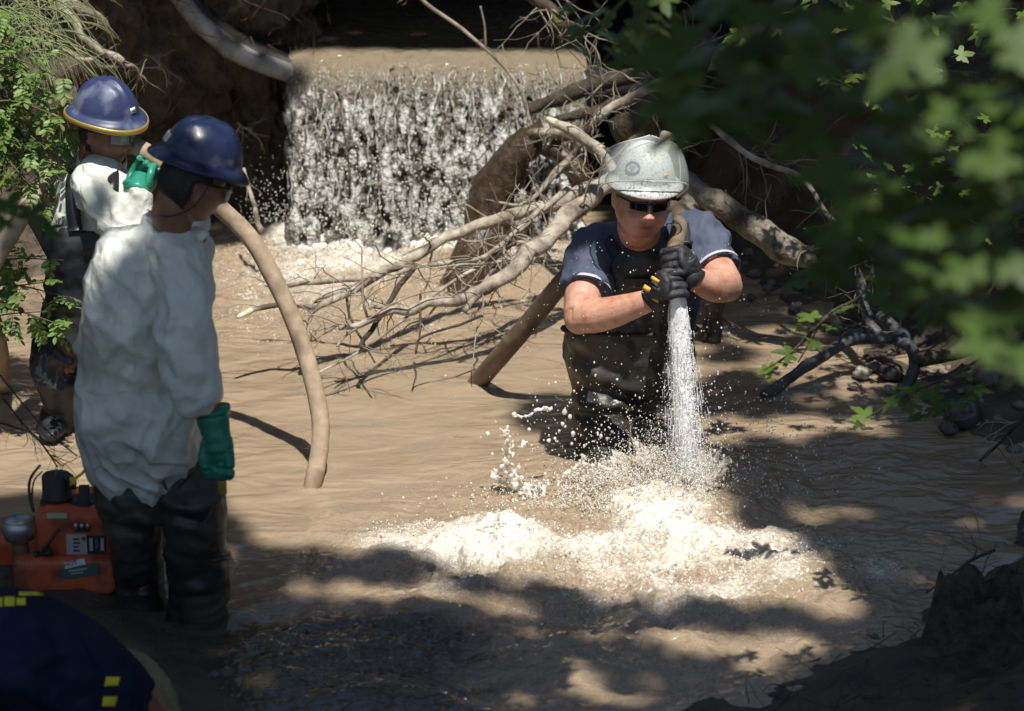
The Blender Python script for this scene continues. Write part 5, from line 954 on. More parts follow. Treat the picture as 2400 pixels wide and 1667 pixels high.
qq = np.stack([np.cos(AA) * 2.4, np.sin(AA) * 2.4, TT * 7], -1).reshape(-1, 3); RR = RR * (1.04 + .14 * fbm(qq, 3) + .10 * ridged(qq * np.array([2.6, 2.6, 3.4]) + 9, 2) * sstep(.02, .3, qq[:, 2] / 7) - .05).reshape(RR.shape)
g = MB(); V = J0 + (J1 - J0) * TT[..., None] + RR[..., None] * (np.cos(AA)[..., None] * e1 + np.sin(AA)[..., None] * e2); V = np.concatenate([V, V[:, :1]], 1); g.grid(V); build('core', g, M['jet'], jt)
g = MB()
for k in range(800):
    wide = rng.random() < .9; t0 = rng.random() ** (.75 if wide else 1.0); L = rng.uniform(.03, .16) * (.6 if wide else 1.2)
    rr = np.sqrt(-np.log(rng.uniform(.02, 1))) * ((.024 + .030 * t0) if wide else (.026 + .012 * t0)); a = rng.uniform(0, 2 * math.pi)
    dv = (math.cos(a) * e1 + math.sin(a) * e2); p = J0 + (J1 - J0) * t0 + dv * rr; d = unit(ax * LJ + dv * rr * .9); r = rng.uniform(.0006, .0017) if wide else rng.uniform(.001, .0024)
    if p[2] - L * .9 < .03: L = max(.01, (p[2] - .03))
    g.tube(np.array([p, p + d * L * .5, p + d * L]), np.array([r * .4, r, r * .3]), 4, cap=False)
build('water_threads', g, M['jet'], jt, kind='stuff')
# ---- splash: torn sheets and strings of drops thrown up round the jet
def chain(g, pts, r0, r1, n, jit):
    P = spline(path(pts), n)
    for i, p in enumerate(P):
        r = (r0 + (r1 - r0) * i / (n - 1)) * rng.uniform(.55, 1.35); g.ell(p + rng.normal(0, jit, 3), (r, r * rng.uniform(.7, 1.1), r * rng.uniform(.9, 1.5)), None, 10, 7)
g = MB(); YJ = JET[1]
chain(g, [(1260, 1190, YJ - .05), (1225, 1150, YJ - .05), (1195, 1110, YJ - .06), (1190, 1071, YJ - .06), (1190, 1040, YJ - .06), (1188, 1000, YJ - .06)], .010, .005, 120, .011)
chain(g, [(1225, 1150, YJ), (1170, 1125, YJ), (1160, 1105, YJ), (1185, 1095, YJ)], .008, .004, 40, .007)
chain(g, [(1195, 1050, YJ), (1225, 1040, YJ), (1245, 1050, YJ)], .006, .005, 24, .006)
chain(g, [(1205, 974, YJ), (1228, 977, YJ), (1255, 965, YJ), (1277, 956, YJ), (1295, 960, YJ)], .0045, .006, 30, .003)
chain(g, [(1290, 1165, YJ), (1318, 1122, YJ), (1341, 1102, YJ), (1364, 1083, YJ), (1368, 1065, YJ)], .006, .004, 60, .004)
chain(g, [(1364, 1083, YJ), (1403, 1091, YJ), (1434, 1106, YJ), (1452, 1130, YJ)], .0045, .005, 50, .004)
chain(g, [(1225, 1160, YJ - .08), (1250, 1148, YJ - .08), (1275, 1140, YJ - .08)], .010, .006, 60, .014)
for (x, y, r) in ((1205, 972, 9), (1323, 966, 9), (1336, 977, 8), (1318, 994, 7), (1343, 1017, 9), (1286, 1033, 8), (1310, 1010, 6), (1143, 1017, 8), (1154, 1147, 10), (1300, 1028, 7), (1408, 1022, 7), (1340, 1040, 7), (1187, 1010, 9), (1633, 1000, 8), (1640, 1090, 9), (1628, 935, 7), (1631, 972, 6), (1240, 1006, 6), (1325, 1000, 6), (1369, 1046, 6), (1423, 1028, 6), (1396, 880, 5), (1510, 885, 5)):
    g.ell(at(x, y, YJ + rng.normal(0, .05)), np.array([1, 1, rng.uniform(.9, 1.4)]) * r * .72 / 680, None, 10, 7)
v, n_, f = voxel(g, .0036, 3, .5); d = .0022 * fbm(v * 90, 3); build('splash', (v + n_ * d[:, None], f), M['spray'], label='strings and torn sheets of water thrown up left of the jet', cat='splash', kind='stuff')
fr_ = MB(); fr_.ell((0, 0, 0), (1, 1, 1), nu=7, nv=5); fv, ff = fr_.verts(), fr_.f
ov = np.array([(1, 0, 0), (0, 1, 0), (-1, 0, 0), (0, -1, 0), (0, 0, 1), (0, 0, -1)], float); of = np.array([(0, 1, 4), (1, 2, 4), (2, 3, 4), (3, 0, 4), (1, 0, 5), (2, 1, 5), (3, 2, 5), (0, 3, 5)])
def specks(P, r):
    n = len(P); a = rng.normal(size=(n, 6, 3)) * .35; V = P[:, None] + (ov[None] + a) * r[:, None, None] * np.array([1, 1, 1.25]); F = (of[None] + 6 * np.arange(n)[:, None, None]).reshape(-1, 3); return V.reshape(-1, 3), F.tolist()
n_ = 5200; t0 = rng.random(n_) ** .8; a = rng.uniform(0, 2 * math.pi, n_); rr = (.022 + .012 * t0 + np.abs(rng.normal(0, 1, n_)) * (.004 + .024 * t0)); P = J0 + (J1 - J0) * t0[:, None] + rr[:, None] * (np.cos(a)[:, None] * e1 + np.sin(a)[:, None] * e2); v_, f_ = specks(P, rng.uniform(.0007, .0022, n_)); build('mist', (v_, f_), M['jet'], jt, kind='stuff')
N_ = 17000; u = rng.random(N_); zc = np.where(u < .5, np.abs(rng.normal(0, .10, N_)), np.where(u < .78, np.abs(rng.normal(0, .055, N_)), np.abs(rng.normal(0, .02, N_))))
xx = np.where(u < .5, rng.normal(1582, 46, N_), np.where(u < .78, rng.normal(1500, 90, N_), rng.normal(1430, 160, N_))); yy = YJ + np.where(u < .5, rng.normal(0, .085, N_), np.where(u < .78, rng.normal(-.05, .10, N_), rng.normal(-.13, .09, N_)))
X_ = (xx - 1200) / FPX * 9.9; zb = WH[np.clip(((yy - WY[0]) / .0108).astype(int), 0, len(WY) - 1), np.clip(((X_ - WX[0]) / .0108).astype(int), 0, len(WX) - 1)]
P = np.stack([X_, yy, zb + zc], 1); cl_ = fbm(P * 16, 2) > -.12; P = P[cl_]; r = rng.uniform(.0012, .0046, len(P)) * (1.1 - np.minimum(.6, P[:, 2] * 3)); build('froth', specks(P, r), M['spray'], label='boiling white froth and spray heaped where the jet strikes the stream', cat='froth', kind='stuff')
def torn_sheet(g, c, a0, a1, r0, r1, h, seed, cut=.1, nu=130, nv=60):
    A_, T_ = np.meshgrid(np.radians(np.linspace(a0, a1, nu)), np.linspace(0, 1, nv), indexing='ij'); Q = np.stack([A_ * 3, T_ * 2.2, np.full_like(A_, seed)], -1).reshape(-1, 3)
    n1 = fbm(Q * 1.2, 3).reshape(A_.shape); n2 = ridged(Q * 2.4 + 30, 3).reshape(A_.shape); rad = r0 + (r1 - r0) * T_ ** .8 * (1 + .4 * n1); z = h * np.sin(T_ * 1.75) * (1 + .7 * n1) ; rad = rad + .012 * n2
    V = np.stack([c[0] + rad * np.cos(A_), c[1] + rad * .8 * np.sin(A_), c[2] + z], -1); lace = n2 * .5 + .4 * fbm(Q * 5 + 7, 3).reshape(A_.shape); kk = lace > (cut - .9) + 1.15 * T_ ** 1.2 - .25 * n1
    idx = np.arange(nu * nv).reshape(nu, nv); k = kk[:-1, :-1] & kk[1:, 1:] & kk[:-1, 1:] & kk[1:, :-1]; q = np.stack([idx[:-1, :-1], idx[:-1, 1:], idx[1:, 1:], idx[1:, :-1]], -1)[k]; g.add(V.reshape(-1, 3), q.tolist())
g = MB(); jc = np.array([JET[0], YJ, 0.])
torn_sheet(g, jc + [-.02, .02, 0], 120, 260, .05, .15, .11, 1.3, .3); torn_sheet(g, jc + [-.10, .0, 0], 90, 230, .06, .20, .07, 5.1, .35); torn_sheet(g, jc + [.0, 0, 0], -40, 100, .04, .13, .085, 9.7, .35); torn_sheet(g, jc + [-.02, -.04, 0], 200, 340, .05, .13, .05, 29., .4)
o = build('water_sheet', g, M['sheet'], label='thin torn sheets of muddy water thrown up round the jet', cat='splash', kind='stuff'); mo = o.modifiers.new('t', 'SOLIDIFY'); mo.thickness = .0015
# fine white specks on the rapids: foam, with sun glints put in as white flecks
PP = []
for (x, y, w_, h_, n) in ((1165, 1288, 100, 22, 2000), (1330, 1300, 170, 18, 1200), (1650, 1240, 80, 26, 1200), (960, 552, 260, 12, 4200), (800, 590, 130, 24, 1200), (2065, 1345, 35, 16, 500), (1450, 1330, 330, 40, 2000), (1750, 1330, 160, 40, 1200), (1690, 785, 26, 10, 400), (1800, 1290, 130, 22, 1000), (1600, 1390, 260, 28, 1300), (1000, 1260, 120, 24, 1000), (760, 640, 220, 50, 3200), (620, 700, 120, 60, 1600), (950, 710, 200, 60, 2200), (1250, 610, 90, 20, 900)):
    for k in range(n):
        p = on(rng.normal(x, w_ * .6), rng.normal(y, h_ * .7)); p[2] = wz(p[0], p[1]) + rng.uniform(-.001, .003) + (.045 * abs(rng.normal()) * (rng.random() < .5) if y == 552 else .012 * abs(rng.normal()) * (rng.random() < .2)); PP.append(p)
PP = np.array(PP); cl_ = fbm(PP * 13, 3) > .10; PP = PP[cl_]; build('foam', specks(PP, rng.uniform(.0012, .0048, len(PP))), M['spray'], label='white specks of foam and painted sun glints riding on the muddy rapids', cat='foam', kind='stuff')
# droplets in the air
dr = MB(); dr.ell((0, 0, 0), (1, 1, 1), nu=7, nv=5); dv, df = dr.verts(), dr.f; g = MB()
def drop(p, r): g.add(dv * np.array([r, r, r * rng.uniform(.8, 1.5)]) + p, df)
for k in range(2600):
    q = rng.random()
    if q < .40: x, y = rng.normal(1560, 75), 1150 - abs(rng.normal(0, 95)); r = rng.uniform(.0008, .0032)
    elif q < .60: x, y = rng.normal(1400, 110), rng.normal(1060, 90); r = rng.uniform(.0009, .0036)
    elif q < .84: x, y = 1640 + abs(rng.normal(0, 150)), rng.normal(1040, 110); r = rng.uniform(.0009, .0034)
    else: x, y = rng.normal(1540, 190), rng.uniform(560, 1000); r = rng.uniform(.0007, .0020)
    if rng.random() < .05: r *= 1.8
    p = at(x, y, YJ + rng.normal(0, .16))
    if p[2] > .02: drop(p, r)
for k in range(1500):
    x, y = rng.uniform(690, 1230), 560 - abs(rng.normal(0, 120)); drop(at(x, y, 12.45 - .0004 * y + rng.normal(0, .04)), rng.uniform(.0012, .005))
for k in range(300):
    drop(at(rng.normal(640, 40), 520 - abs(rng.normal(0, 60)), 12.4), rng.uniform(.001, .003))
build('droplets', g, M['spray'], smooth=True, label='water droplets flying in the air round the jet and the waterfall', cat='droplets', kind='stuff')
# threads of water in the fall
N_ = 7500; ss = rng.random(N_); tt_ = rng.uniform(.06, 1, N_) ** .8; x = -1.03 + 1.36 * ss; z = .80 - .84 * tt_ ** 1.5; y = 12.93 - .40 * tt_ ** .75 + .06 * np.sin(ss * 9 + 1) * tt_ * .5 + .1 * (ss - .5) ** 2 * tt_ - rng.uniform(.0, .11, N_)
P = np.stack([x, y, z], 1); cl_ = fbm(P * np.array([22, 1, 9]), 3) > rng.normal(.0, .2, N_) ; P = P[cl_]; build('spray', specks(P, rng.uniform(.0012, .0042, len(P))), M['spray'], fallr, kind='stuff')
M['fall_thread'] = mat('fall_thread', (.24, .23, .20), (.80, .78, .74), scale=30, rough=.05, ior=1.33, translucent=.25, bump=.9, bscale=60, bdist=.006, contrast=(.4, .6))
g = MB()
for k in range(420):
    s = rng.uniform(.0, 1); t0 = rng.uniform(.12, .9); L = rng.uniform(.05, .2); n = 9; tt = np.clip(np.linspace(t0, t0 + L, n), 0, 1)
    x = -1.03 + 1.36 * s + .022 * pnoise(np.stack([tt * 14, tt * 0 + k * 3.3, tt * 0], 1)); z = .80 - .84 * tt ** 1.5; y = 12.93 - .40 * tt ** .75 + .06 * np.sin(s * 9 + 1) * tt * .5 + .1 * (s - .5) ** 2 * tt - rng.uniform(.03, .13)
    r = rng.uniform(.0010, .0042) * (1 + .6 * pnoise(np.stack([tt * 26, tt * 0 + k * 1.7, tt * 0], 1))) * np.sin(np.linspace(.25, math.pi - .1, n)); g.tube(np.stack([x, y, z], 1), r, 6, cap=False)
build('water_threads', g, M['fall_thread'], fallr, kind='stuff')
# ---------------------------------------------------------------- the pump
M['pump_orange'] = mat('pump_orange', (.42, .075, .025), (.58, .13, .05), scale=7, rough=.42, rough2=.65, bump=.15, bscale=90, bdist=.002, c3=(.22, .06, .03), c3scale=12)
M['pump_black'] = mat('pump_black', (.018, .018, .018), (.05, .048, .045), scale=12, rough=.45, rough2=.7, bump=.2, bscale=90, bdist=.002)
M['steel'] = mat('steel', (.35, .33, .30), (.52, .50, .46), scale=20, rough=.3, rough2=.5, metal=.85)
M['rust'] = mat('rust', (.10, .055, .03), (.20, .11, .06), scale=24, rough=.8, bump=.4, bscale=80, bdist=.003)
M['plate'] = mat('plate', (.38, .38, .34), rough=.5); M['teal'] = mat('teal', (.05, .12, .10), rough=.6); M['label_green'] = mat('label_green', (.45, .48, .28), rough=.6); M['rope'] = mat('rope', (.70, .52, .05), (.85, .70, .12), scale=90, rough=.8, bump=.5, bscale=200)
PY = 8.42
pp = thing('pump', 'orange portable engine pump with black controls standing on the left bank', 'pump', at(150, 1390, PY))
Kp = FPX / np.linalg.norm(at(150, 1260, PY) - np.array([0, 0, CAM_H])); V3 = facing((.08, -.97, .22))        # labels face the near side
def pbox(x0, x1, y0, y1, Y0, Y1, bev):
    a = at(x0, y1, Y0); b = at(x1, y0, Y0); c = (a + b) / 2; return np.array([c[0], (Y0 + Y1) / 2, c[2]]), np.array([abs(b[0] - a[0]) / 2, (Y1 - Y0) / 2, abs(b[2] - a[2]) / 2]), bev
g = MB(); c, h, bv = pbox(84, 262, 1205, 1330, PY - .10, PY + .16, .02); g.box(c, h, None, bv); c, h, bv = pbox(100, 250, 1190, 1225, PY - .07, PY + .13, .02); g.box(c, h, None, bv); v, n_, f = voxel(g, .006, 6); build('housing', (v, f), M['pump_orange'], pp)
g = MB(); c, h, bv = pbox(30, 268, 1312, 1400, PY - .15, PY + .18, .03); g.box(c, h, None, bv); v, n_, f = voxel(g, .007, 8); build('skid', (v, f), M['pump_orange'], pp)
g = MB(); c, h, bv = pbox(-70, 88, 1262, 1352, PY + .02, PY + .22, .025); g.box(c, h, None, bv); v, n_, f = voxel(g, .007, 6); build('fuel_tank', (v, f), M['pump_orange'], pp)
mu = at(46, 1262, PY - .08); g = MB(); g.lathe([(.0, .068), (.025, .066), (.042, .060), (.054, .048), (.058, .030), (.056, .014), (.050, .006), (.046, -.01), (.03, -.018)], mu + np.array([0, 0, .01]), None, 32); ai = build('air_intake', g, M['steel'], pp)
for i in range(40):
    a = i * 2 * math.pi / 40; g = MB(); p = mu + np.array([.049 * math.cos(a), .049 * math.sin(a), .063]); g.ell(p, (.0022, .0022, .002), None, 6, 4); build('hole', g, M['pump_black'], ai)
g = MB(); g.tube(np.array([mu + np.array([.0, 0, -.005]), mu + np.array([.006, 0, -.12]), mu + np.array([.008, 0, -.15])]), np.array([.027, .024, .024]), 18); build('intake_pipe', g, M['rust'], pp)
g = MB(); g.tube(np.array([mu + np.array([.008, 0, -.118]), mu + np.array([.008, 0, -.145])]), .030, 18); build('pipe_clamp', g, M['steel'], pp)
kc = at(135, 1168, PY); g = MB(); g.lathe([(.046, 0), (.050, .004), (.050, .012), (.047, .014), (.047, .074), (.042, .082), (.0, .084)], kc, None, 28); fc = build('fuel_cap', g, M['pump_black'], pp)
g = MB(); g.tube(spline([kc + np.array([.01, -.02, .075]), kc + np.array([.04, -.03, .085]), kc + np.array([.052, -.03, .07]), kc + np.array([.052, -.03, .045])], 12), .014, 12); build('elbow', g, M['pump_black'], fc)
g = MB(); g.lathe([(.062, -.01), (.055, .0), (.055, .012), (.0, .014)], at(135, 1182, PY), None, 24); build('cap_seat', g, M['pump_black'], fc)
rc = at(198, 1172, PY); g = MB(); g.lathe([(.052, -.05), (.052, -.02), (.058, -.015), (.058, 0), (.050, .006), (.02, .006), (.018, .002), (0, .002)], rc, None, 32); rs = build('recoil_starter', g, M['pump_black'], pp)
g = MB(); g.box(rc + np.array([.008, -.045, .02]), (.017, .010, .046), rotm(0, R(-8)), .005); build('starter_grip', g, M['pump_black'], rs)
g = MB(); g.lathe([(.014, 0), (.014, .008), (0, .008)], rc + np.array([.0, 0, .004]), None, 14); build('hub', g, M['steel'], rs)
FY = PY - .104
def plate(name, x0, x1, y0, y1, Yp, material, parent=pp, th=.002, tilt=0):
    c = (at(x0, y1, Yp) + at(x1, y0, Yp)) / 2; hx = (at(x1, y0, Yp) - at(x0, y0, Yp))[0] / 2; hz = (at(x0, y0, Yp) - at(x0, y1, Yp))[2] / 2
    g = MB(); g.box(c, (hx, th, hz), rotm(0, 0, tilt)); return build(name, g, material, parent, smooth=False), c
pl, c = plate('rating_plate', 156, 204, 1252, 1304, FY, M['plate'])
for i in range(4): plate('print_line', 172, 184 + 3 * (i % 2), 1262 + i * 9, 1266 + i * 9, FY - .0025, M['ink'], pl, .0008)
g = MB(); g.lathe([(.006, 0), (.006, .004), (0, .005)], at(196, 1262, FY - .002), facing((0, -1, 0)), 12); build('bolt', g, M['rust'], pl)
plate('control_panel', 206, 248, 1256, 1300, FY, M['pump_black']); 
for i in range(3): plate('switch', 210 + i * 13, 218 + i * 13, 1262, 1290 - 6 * (i % 2), FY - .006, M['teal' if i == 1 else 'plate'], pp, .004)
lb, c = plate('warning_label', 146, 232, 1326, 1352, PY - .153, M['teal'], tilt=R(-9)); l2, c2 = plate('warning_strip', 149, 200, 1314, 1328, PY - .154, M['sticker'], lb, tilt=R(-14)); text_mesh('HOT', .021, facing((0, -1, 0)) @ np.array(Matrix.Rotation(R(14), 3, 'Z')), c2 + np.array([-.012, -.0035, 0]), lb, M['ink'])
plate('print_line', 160, 205, 1334, 1338, PY - .1565, M['plate'], lb, .0008, R(-9)); plate('print_line', 168, 195, 1342, 1345, PY - .1565, M['plate'], lb, .0008, R(-9))
plate('sticker', 110, 157, 1203, 1215, PY - .1055, M['label_green'])
for i, x in enumerate((178, 192, 206)):
    g = MB(); g.tube(np.array([at(x, 1238, FY), at(x, 1236, FY - .02)]), np.array([.006, .005]), 10); g.ell(at(x, 1233, FY - .022), (.008, .007, .009), None, 10, 8); build('toggle', g, M['steel'], pp)
g = MB(); g.box(at(192, 1238, FY), (.022, .003, .012), None, .001); build('toggle_plate', g, M['pump_black'], pp)
g = MB(); g.tube(spline([at(138, 1240, FY - .01), at(122, 1262, FY - .03), at(108, 1285, FY - .03), at(95, 1300, FY - .01), at(86, 1302, FY - .01)], 24), .0055, 8); build('throttle_cable', g, M['pump_black'], pp)
for x, y, r in ((110, 1290, .016), (96, 1310, .008), (126, 1318, .008), (86, 1298, .009)):
    g = MB(); g.lathe([(r, 0), (r, .02), (r * .7, .026), (0, .028)], at(x, y, FY), facing((.1, -1, .2)), 14); build('knob', g, M['pump_black'], pp)
g = MB(); g.tube(spline([at(166, 1138, PY - .05), at(176, 1122, PY - .06), at(190, 1112, PY - .03), at(205, 1095, PY)], 20), .005, 8)
for i in range(5): g.ell(at(172 + rng.normal(0, 5), 1130 + rng.normal(0, 5), PY - .06), (.008, .007, .007), None, 8, 6)
v, n_, f = voxel(g, .003, 1); build('starter_rope', (v, f), M['rope'], rs)
# yellow print on the shirt of the man bending over
def on_shirt(pts, name, parent):
    dg = bpy.context.evaluated_depsgraph_get(); sh_ = [o for o in parent.children if o.name.startswith('shirt')][0]; out = []
    for (x, y) in pts:
        O = Vector((0, 0, CAM_H)) - Vector(base_of(sh_)); d_ = Vector(ray(x, y)).normalized(); hit, loc, nn, _ = sh_.ray_cast(O, d_)
        out.append(np.array(loc) + base_of(sh_) + np.array(nn) * .004 if hit else at(x, y, 7.1))
    return np.array(out)
bpy.context.view_layer.update()
def patch(x0, x1, y0, y1, name, material, sk=0, nx=8, ny=6):
    pts = [(x0 + (x1 - x0) * i / (nx - 1) + sk * j / (ny - 1), y0 + (y1 - y0) * j / (ny - 1) - .0 * i) for i in range(nx) for j in range(ny)]
    g = MB(); g.grid(on_shirt(pts, name, pd).reshape(nx, ny, 3)); o = build(name, g, material, pd); mo = o.modifiers.new('t', 'SOLIDIFY'); mo.thickness = .002; return o
for (x0, x1, y0, y1) in ((-20, 6, 1402, 1424), (10, 34, 1401, 1422), (38, 60, 1404, 1420), (44, 100, 1390, 1398)): patch(x0, x1, y0, y1, 'print_letter', M['yellow_print'])
patch(248, 280, 1588, 1608, 'sleeve_badge', M['yellow_print'], -4); patch(242, 274, 1632, 1655, 'sleeve_badge', M['yellow_print'], -4)
# ================================================================ FOLIAGE
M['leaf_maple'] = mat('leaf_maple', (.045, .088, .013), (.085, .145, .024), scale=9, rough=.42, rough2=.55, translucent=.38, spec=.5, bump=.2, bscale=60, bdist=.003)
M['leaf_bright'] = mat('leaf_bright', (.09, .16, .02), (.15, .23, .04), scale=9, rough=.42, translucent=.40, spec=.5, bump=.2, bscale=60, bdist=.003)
M['leaf_shrub'] = mat('leaf_shrub', (.13, .22, .045), (.22, .32, .09), scale=30, rough=.45, translucent=.35, spec=.5)
M['stem_green'] = mat('stem_green', (.06, .07, .025), (.12, .10, .05), scale=12, rough=.7)
def maple(seed):
    r_ = np.random.default_rng(seed); ang = np.linspace(-150, 150, 41); lob = np.array([-118, -62, 0, 62, 118]); L = np.array([.42, .72, .95, .72, .42])
    rad = []
    for a in ang:
        k = np.argmin(abs(lob - a)); w = abs(lob[k] - a); b = .30 + (L[k] - .30) * max(0, 1 - w / 30) ** .9
        rad.append(b * (1 + .08 * math.sin(a * .55)) * r_.uniform(.93, 1.07))
    P = np.array([(rr * math.sin(R(a)), rr * math.cos(R(a)), 0) for rr, a in zip(rad, ang)]); I = P * .5
    cup = lambda q: np.column_stack([q[:, 0], q[:, 1], -.10 * (q[:, 0] ** 2) - .22 * np.clip(q[:, 1], 0, 9) ** 2 + .06 * np.abs(q[:, 0])])
    V = np.vstack([[[0, 0, 0]], cup(I), cup(P)]); n = len(P); f = [(0, 1 + i + 1, 1 + i) for i in range(n - 1)] + [(1 + i, 2 + i, 1 + n + i + 1, 1 + n + i) for i in range(n - 1)]
    g = MB(); g.add(V, f); g.tube(np.array([(0, 0, 0), (0, -.25, .03), (.02, -.5, -.02)]), .012, 4, cap=False); return mesh_from('leaf', g.verts(), g.f)
def leaflet():
    V = np.array([(0, 0, 0), (.22, .3, .03), (.25, .6, .02), (.12, .9, -.03), (0, 1, -.06), (-.12, .9, -.03), (-.25, .6, .02), (-.22, .3, .03), (0, .3, -.03), (0, .65, -.04)])
    return V, [(0, 1, 8), (1, 2, 9, 8), (2, 3, 9), (3, 4, 9), (0, 8, 7), (8, 9, 6, 7), (9, 5, 6), (9, 4, 5)]
LM = {}
for nm in ('leaf_maple', 'leaf_bright'):
    LM[nm] = [maple(s) for s in (1, 2, 3)]
    for m_ in LM[nm]: m_.materials.append(M[nm])
def leaf_at(parent, p, size, mesh, nrm=None, ang=None):
    z = unit(np.array([rng.normal(0, .45), rng.normal(-.25, .4), 1.0]) if nrm is None else np.array(nrm, float)); a = rng.uniform(0, 2 * math.pi) if ang is None else ang
    x = unit(np.cross([math.cos(a), math.sin(a), .1], z)); y = np.cross(z, x); o = D.objects.new('leaf', mesh); col.objects.link(o); o.parent = parent
    mm = Matrix(((x[0] * size, y[0] * size, z[0] * size, 0), (x[1] * size, y[1] * size, z[1] * size, 0), (x[2] * size, y[2] * size, z[2] * size, 0), (0, 0, 0, 1))); mm.translation = Vector(np.asarray(p) - base_of(parent)); o.matrix_local = mm; return o
def in_px(poly, x, y):
    ins = False; j = len(poly) - 1
    for i in range(len(poly)):
        if (poly[i][1] > y) != (poly[j][1] > y) and x < (poly[j][0] - poly[i][0]) * (y - poly[i][1]) / (poly[j][1] - poly[i][1]) + poly[i][0]: ins = not ins
        j = i
    return ins
def leafy(name, label, paths, poly, n, Y0, Y1, s0, s1, mesh, extra=(), cat='branch', stem_r=.006, group=None):
    t = thing(name, label, cat, at(*paths[0][0]), group or {'maple_branch': 'maple sprays hanging in from the right', 'bush': 'green bushes on the right bank'}.get(name))
    for p in paths:
        g = MB(); P = spline(path(p), 24); g.tube(P, np.linspace(stem_r, stem_r * .4, 24), 6); build('stem', g, M['bark_dark'], t)
    k = 0
    while k < n:
        x, y = rng.uniform(min(q[0] for q in poly), max(q[0] for q in poly)), rng.uniform(min(q[1] for q in poly), max(q[1] for q in poly))
        if not in_px(poly, x, y): continue
        leaf_at(t, at(x, y, rng.uniform(Y0, Y1)), rng.uniform(s0, s1), LM[mesh][rng.integers(3)]); k += 1
    for e in extra: leaf_at(t, at(e[0], e[1], e[2]), e[3], LM[e[4] if len(e) > 4 else mesh][rng.integers(3)], *(e[5:] if len(e) > 5 else ()))
    return t
# near, out of focus maple sprays that hang into the top right of the view
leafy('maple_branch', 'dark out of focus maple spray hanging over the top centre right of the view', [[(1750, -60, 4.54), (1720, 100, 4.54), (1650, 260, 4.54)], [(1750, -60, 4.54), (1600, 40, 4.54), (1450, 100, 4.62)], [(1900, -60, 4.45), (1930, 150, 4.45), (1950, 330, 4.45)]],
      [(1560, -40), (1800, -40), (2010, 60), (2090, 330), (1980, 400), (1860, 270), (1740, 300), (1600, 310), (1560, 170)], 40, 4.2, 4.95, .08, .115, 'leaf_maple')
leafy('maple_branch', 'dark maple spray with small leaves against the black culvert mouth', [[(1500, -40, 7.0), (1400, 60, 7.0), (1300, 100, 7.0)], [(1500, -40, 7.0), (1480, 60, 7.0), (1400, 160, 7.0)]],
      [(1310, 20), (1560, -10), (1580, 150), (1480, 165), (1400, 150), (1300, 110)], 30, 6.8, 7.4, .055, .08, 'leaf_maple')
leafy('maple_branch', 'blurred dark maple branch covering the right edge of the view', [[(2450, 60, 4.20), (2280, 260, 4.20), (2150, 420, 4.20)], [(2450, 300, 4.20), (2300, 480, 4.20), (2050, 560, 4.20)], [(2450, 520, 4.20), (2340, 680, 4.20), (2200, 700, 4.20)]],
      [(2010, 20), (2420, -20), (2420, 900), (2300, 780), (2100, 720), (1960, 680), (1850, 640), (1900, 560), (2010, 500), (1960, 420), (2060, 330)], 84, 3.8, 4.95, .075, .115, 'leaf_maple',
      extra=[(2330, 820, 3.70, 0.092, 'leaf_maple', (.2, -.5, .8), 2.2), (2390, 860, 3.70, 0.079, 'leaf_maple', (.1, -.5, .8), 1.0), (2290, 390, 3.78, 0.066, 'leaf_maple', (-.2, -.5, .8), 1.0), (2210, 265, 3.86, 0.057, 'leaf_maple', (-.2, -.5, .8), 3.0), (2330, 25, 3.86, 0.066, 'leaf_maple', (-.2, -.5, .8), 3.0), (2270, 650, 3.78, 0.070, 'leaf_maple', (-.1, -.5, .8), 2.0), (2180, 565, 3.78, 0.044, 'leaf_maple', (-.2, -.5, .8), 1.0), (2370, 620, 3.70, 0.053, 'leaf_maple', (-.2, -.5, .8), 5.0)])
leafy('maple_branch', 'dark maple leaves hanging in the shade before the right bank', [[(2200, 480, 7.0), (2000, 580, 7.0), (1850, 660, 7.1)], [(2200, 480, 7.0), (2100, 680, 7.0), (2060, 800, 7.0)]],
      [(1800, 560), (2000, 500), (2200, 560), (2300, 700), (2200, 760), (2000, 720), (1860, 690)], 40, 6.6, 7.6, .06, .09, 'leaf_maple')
leafy('maple_branch', 'bright green maple sprig hanging over the charred branch', [[(2120, 560, 8.4), (2020, 690, 8.4), (1940, 740, 8.4), (1870, 850, 8.4)], [(1940, 740, 8.4), (1850, 830, 8.4), (1790, 868, 8.4)]], [(0, 0)] * 3, 0, 0, 1, 1, 1, 'leaf_bright',
      extra=[(1905, 745, 8.4, .075, 'leaf_bright'), (1990, 720, 8.35, .07, 'leaf_bright'), (1960, 770, 8.4, .065, 'leaf_maple'), (1855, 830, 8.4, .07, 'leaf_maple'), (1800, 860, 8.45, .06, 'leaf_bright'), (1910, 800, 8.4, .06, 'leaf_maple'), (2110, 730, 8.4, .06, 'leaf_maple'), (1880, 770, 8.4, .055, 'leaf_bright'), (1960, 730, 8.4, .05, 'leaf_maple'), (1840, 850, 8.4, .05, 'leaf_bright'), (2190, 730, 8.4, .05, 'leaf_bright')])
leafy('maple_branch', 'green maple sprig drooping over the stones at the right water edge', [[(2420, 760, 8.2), (2250, 870, 8.2), (2120, 930, 8.2), (2020, 985, 8.2)]], [(2030, 940), (2200, 880), (2320, 860), (2280, 980), (2160, 980), (2010, 1000)], 20, 8.0, 8.5, .05, .075, 'leaf_maple', extra=[(2030, 975, 8.2, .07, 'leaf_bright'), (2110, 940, 8.2, .07, 'leaf_maple'), (2180, 930, 8.2, .07, 'leaf_maple')])
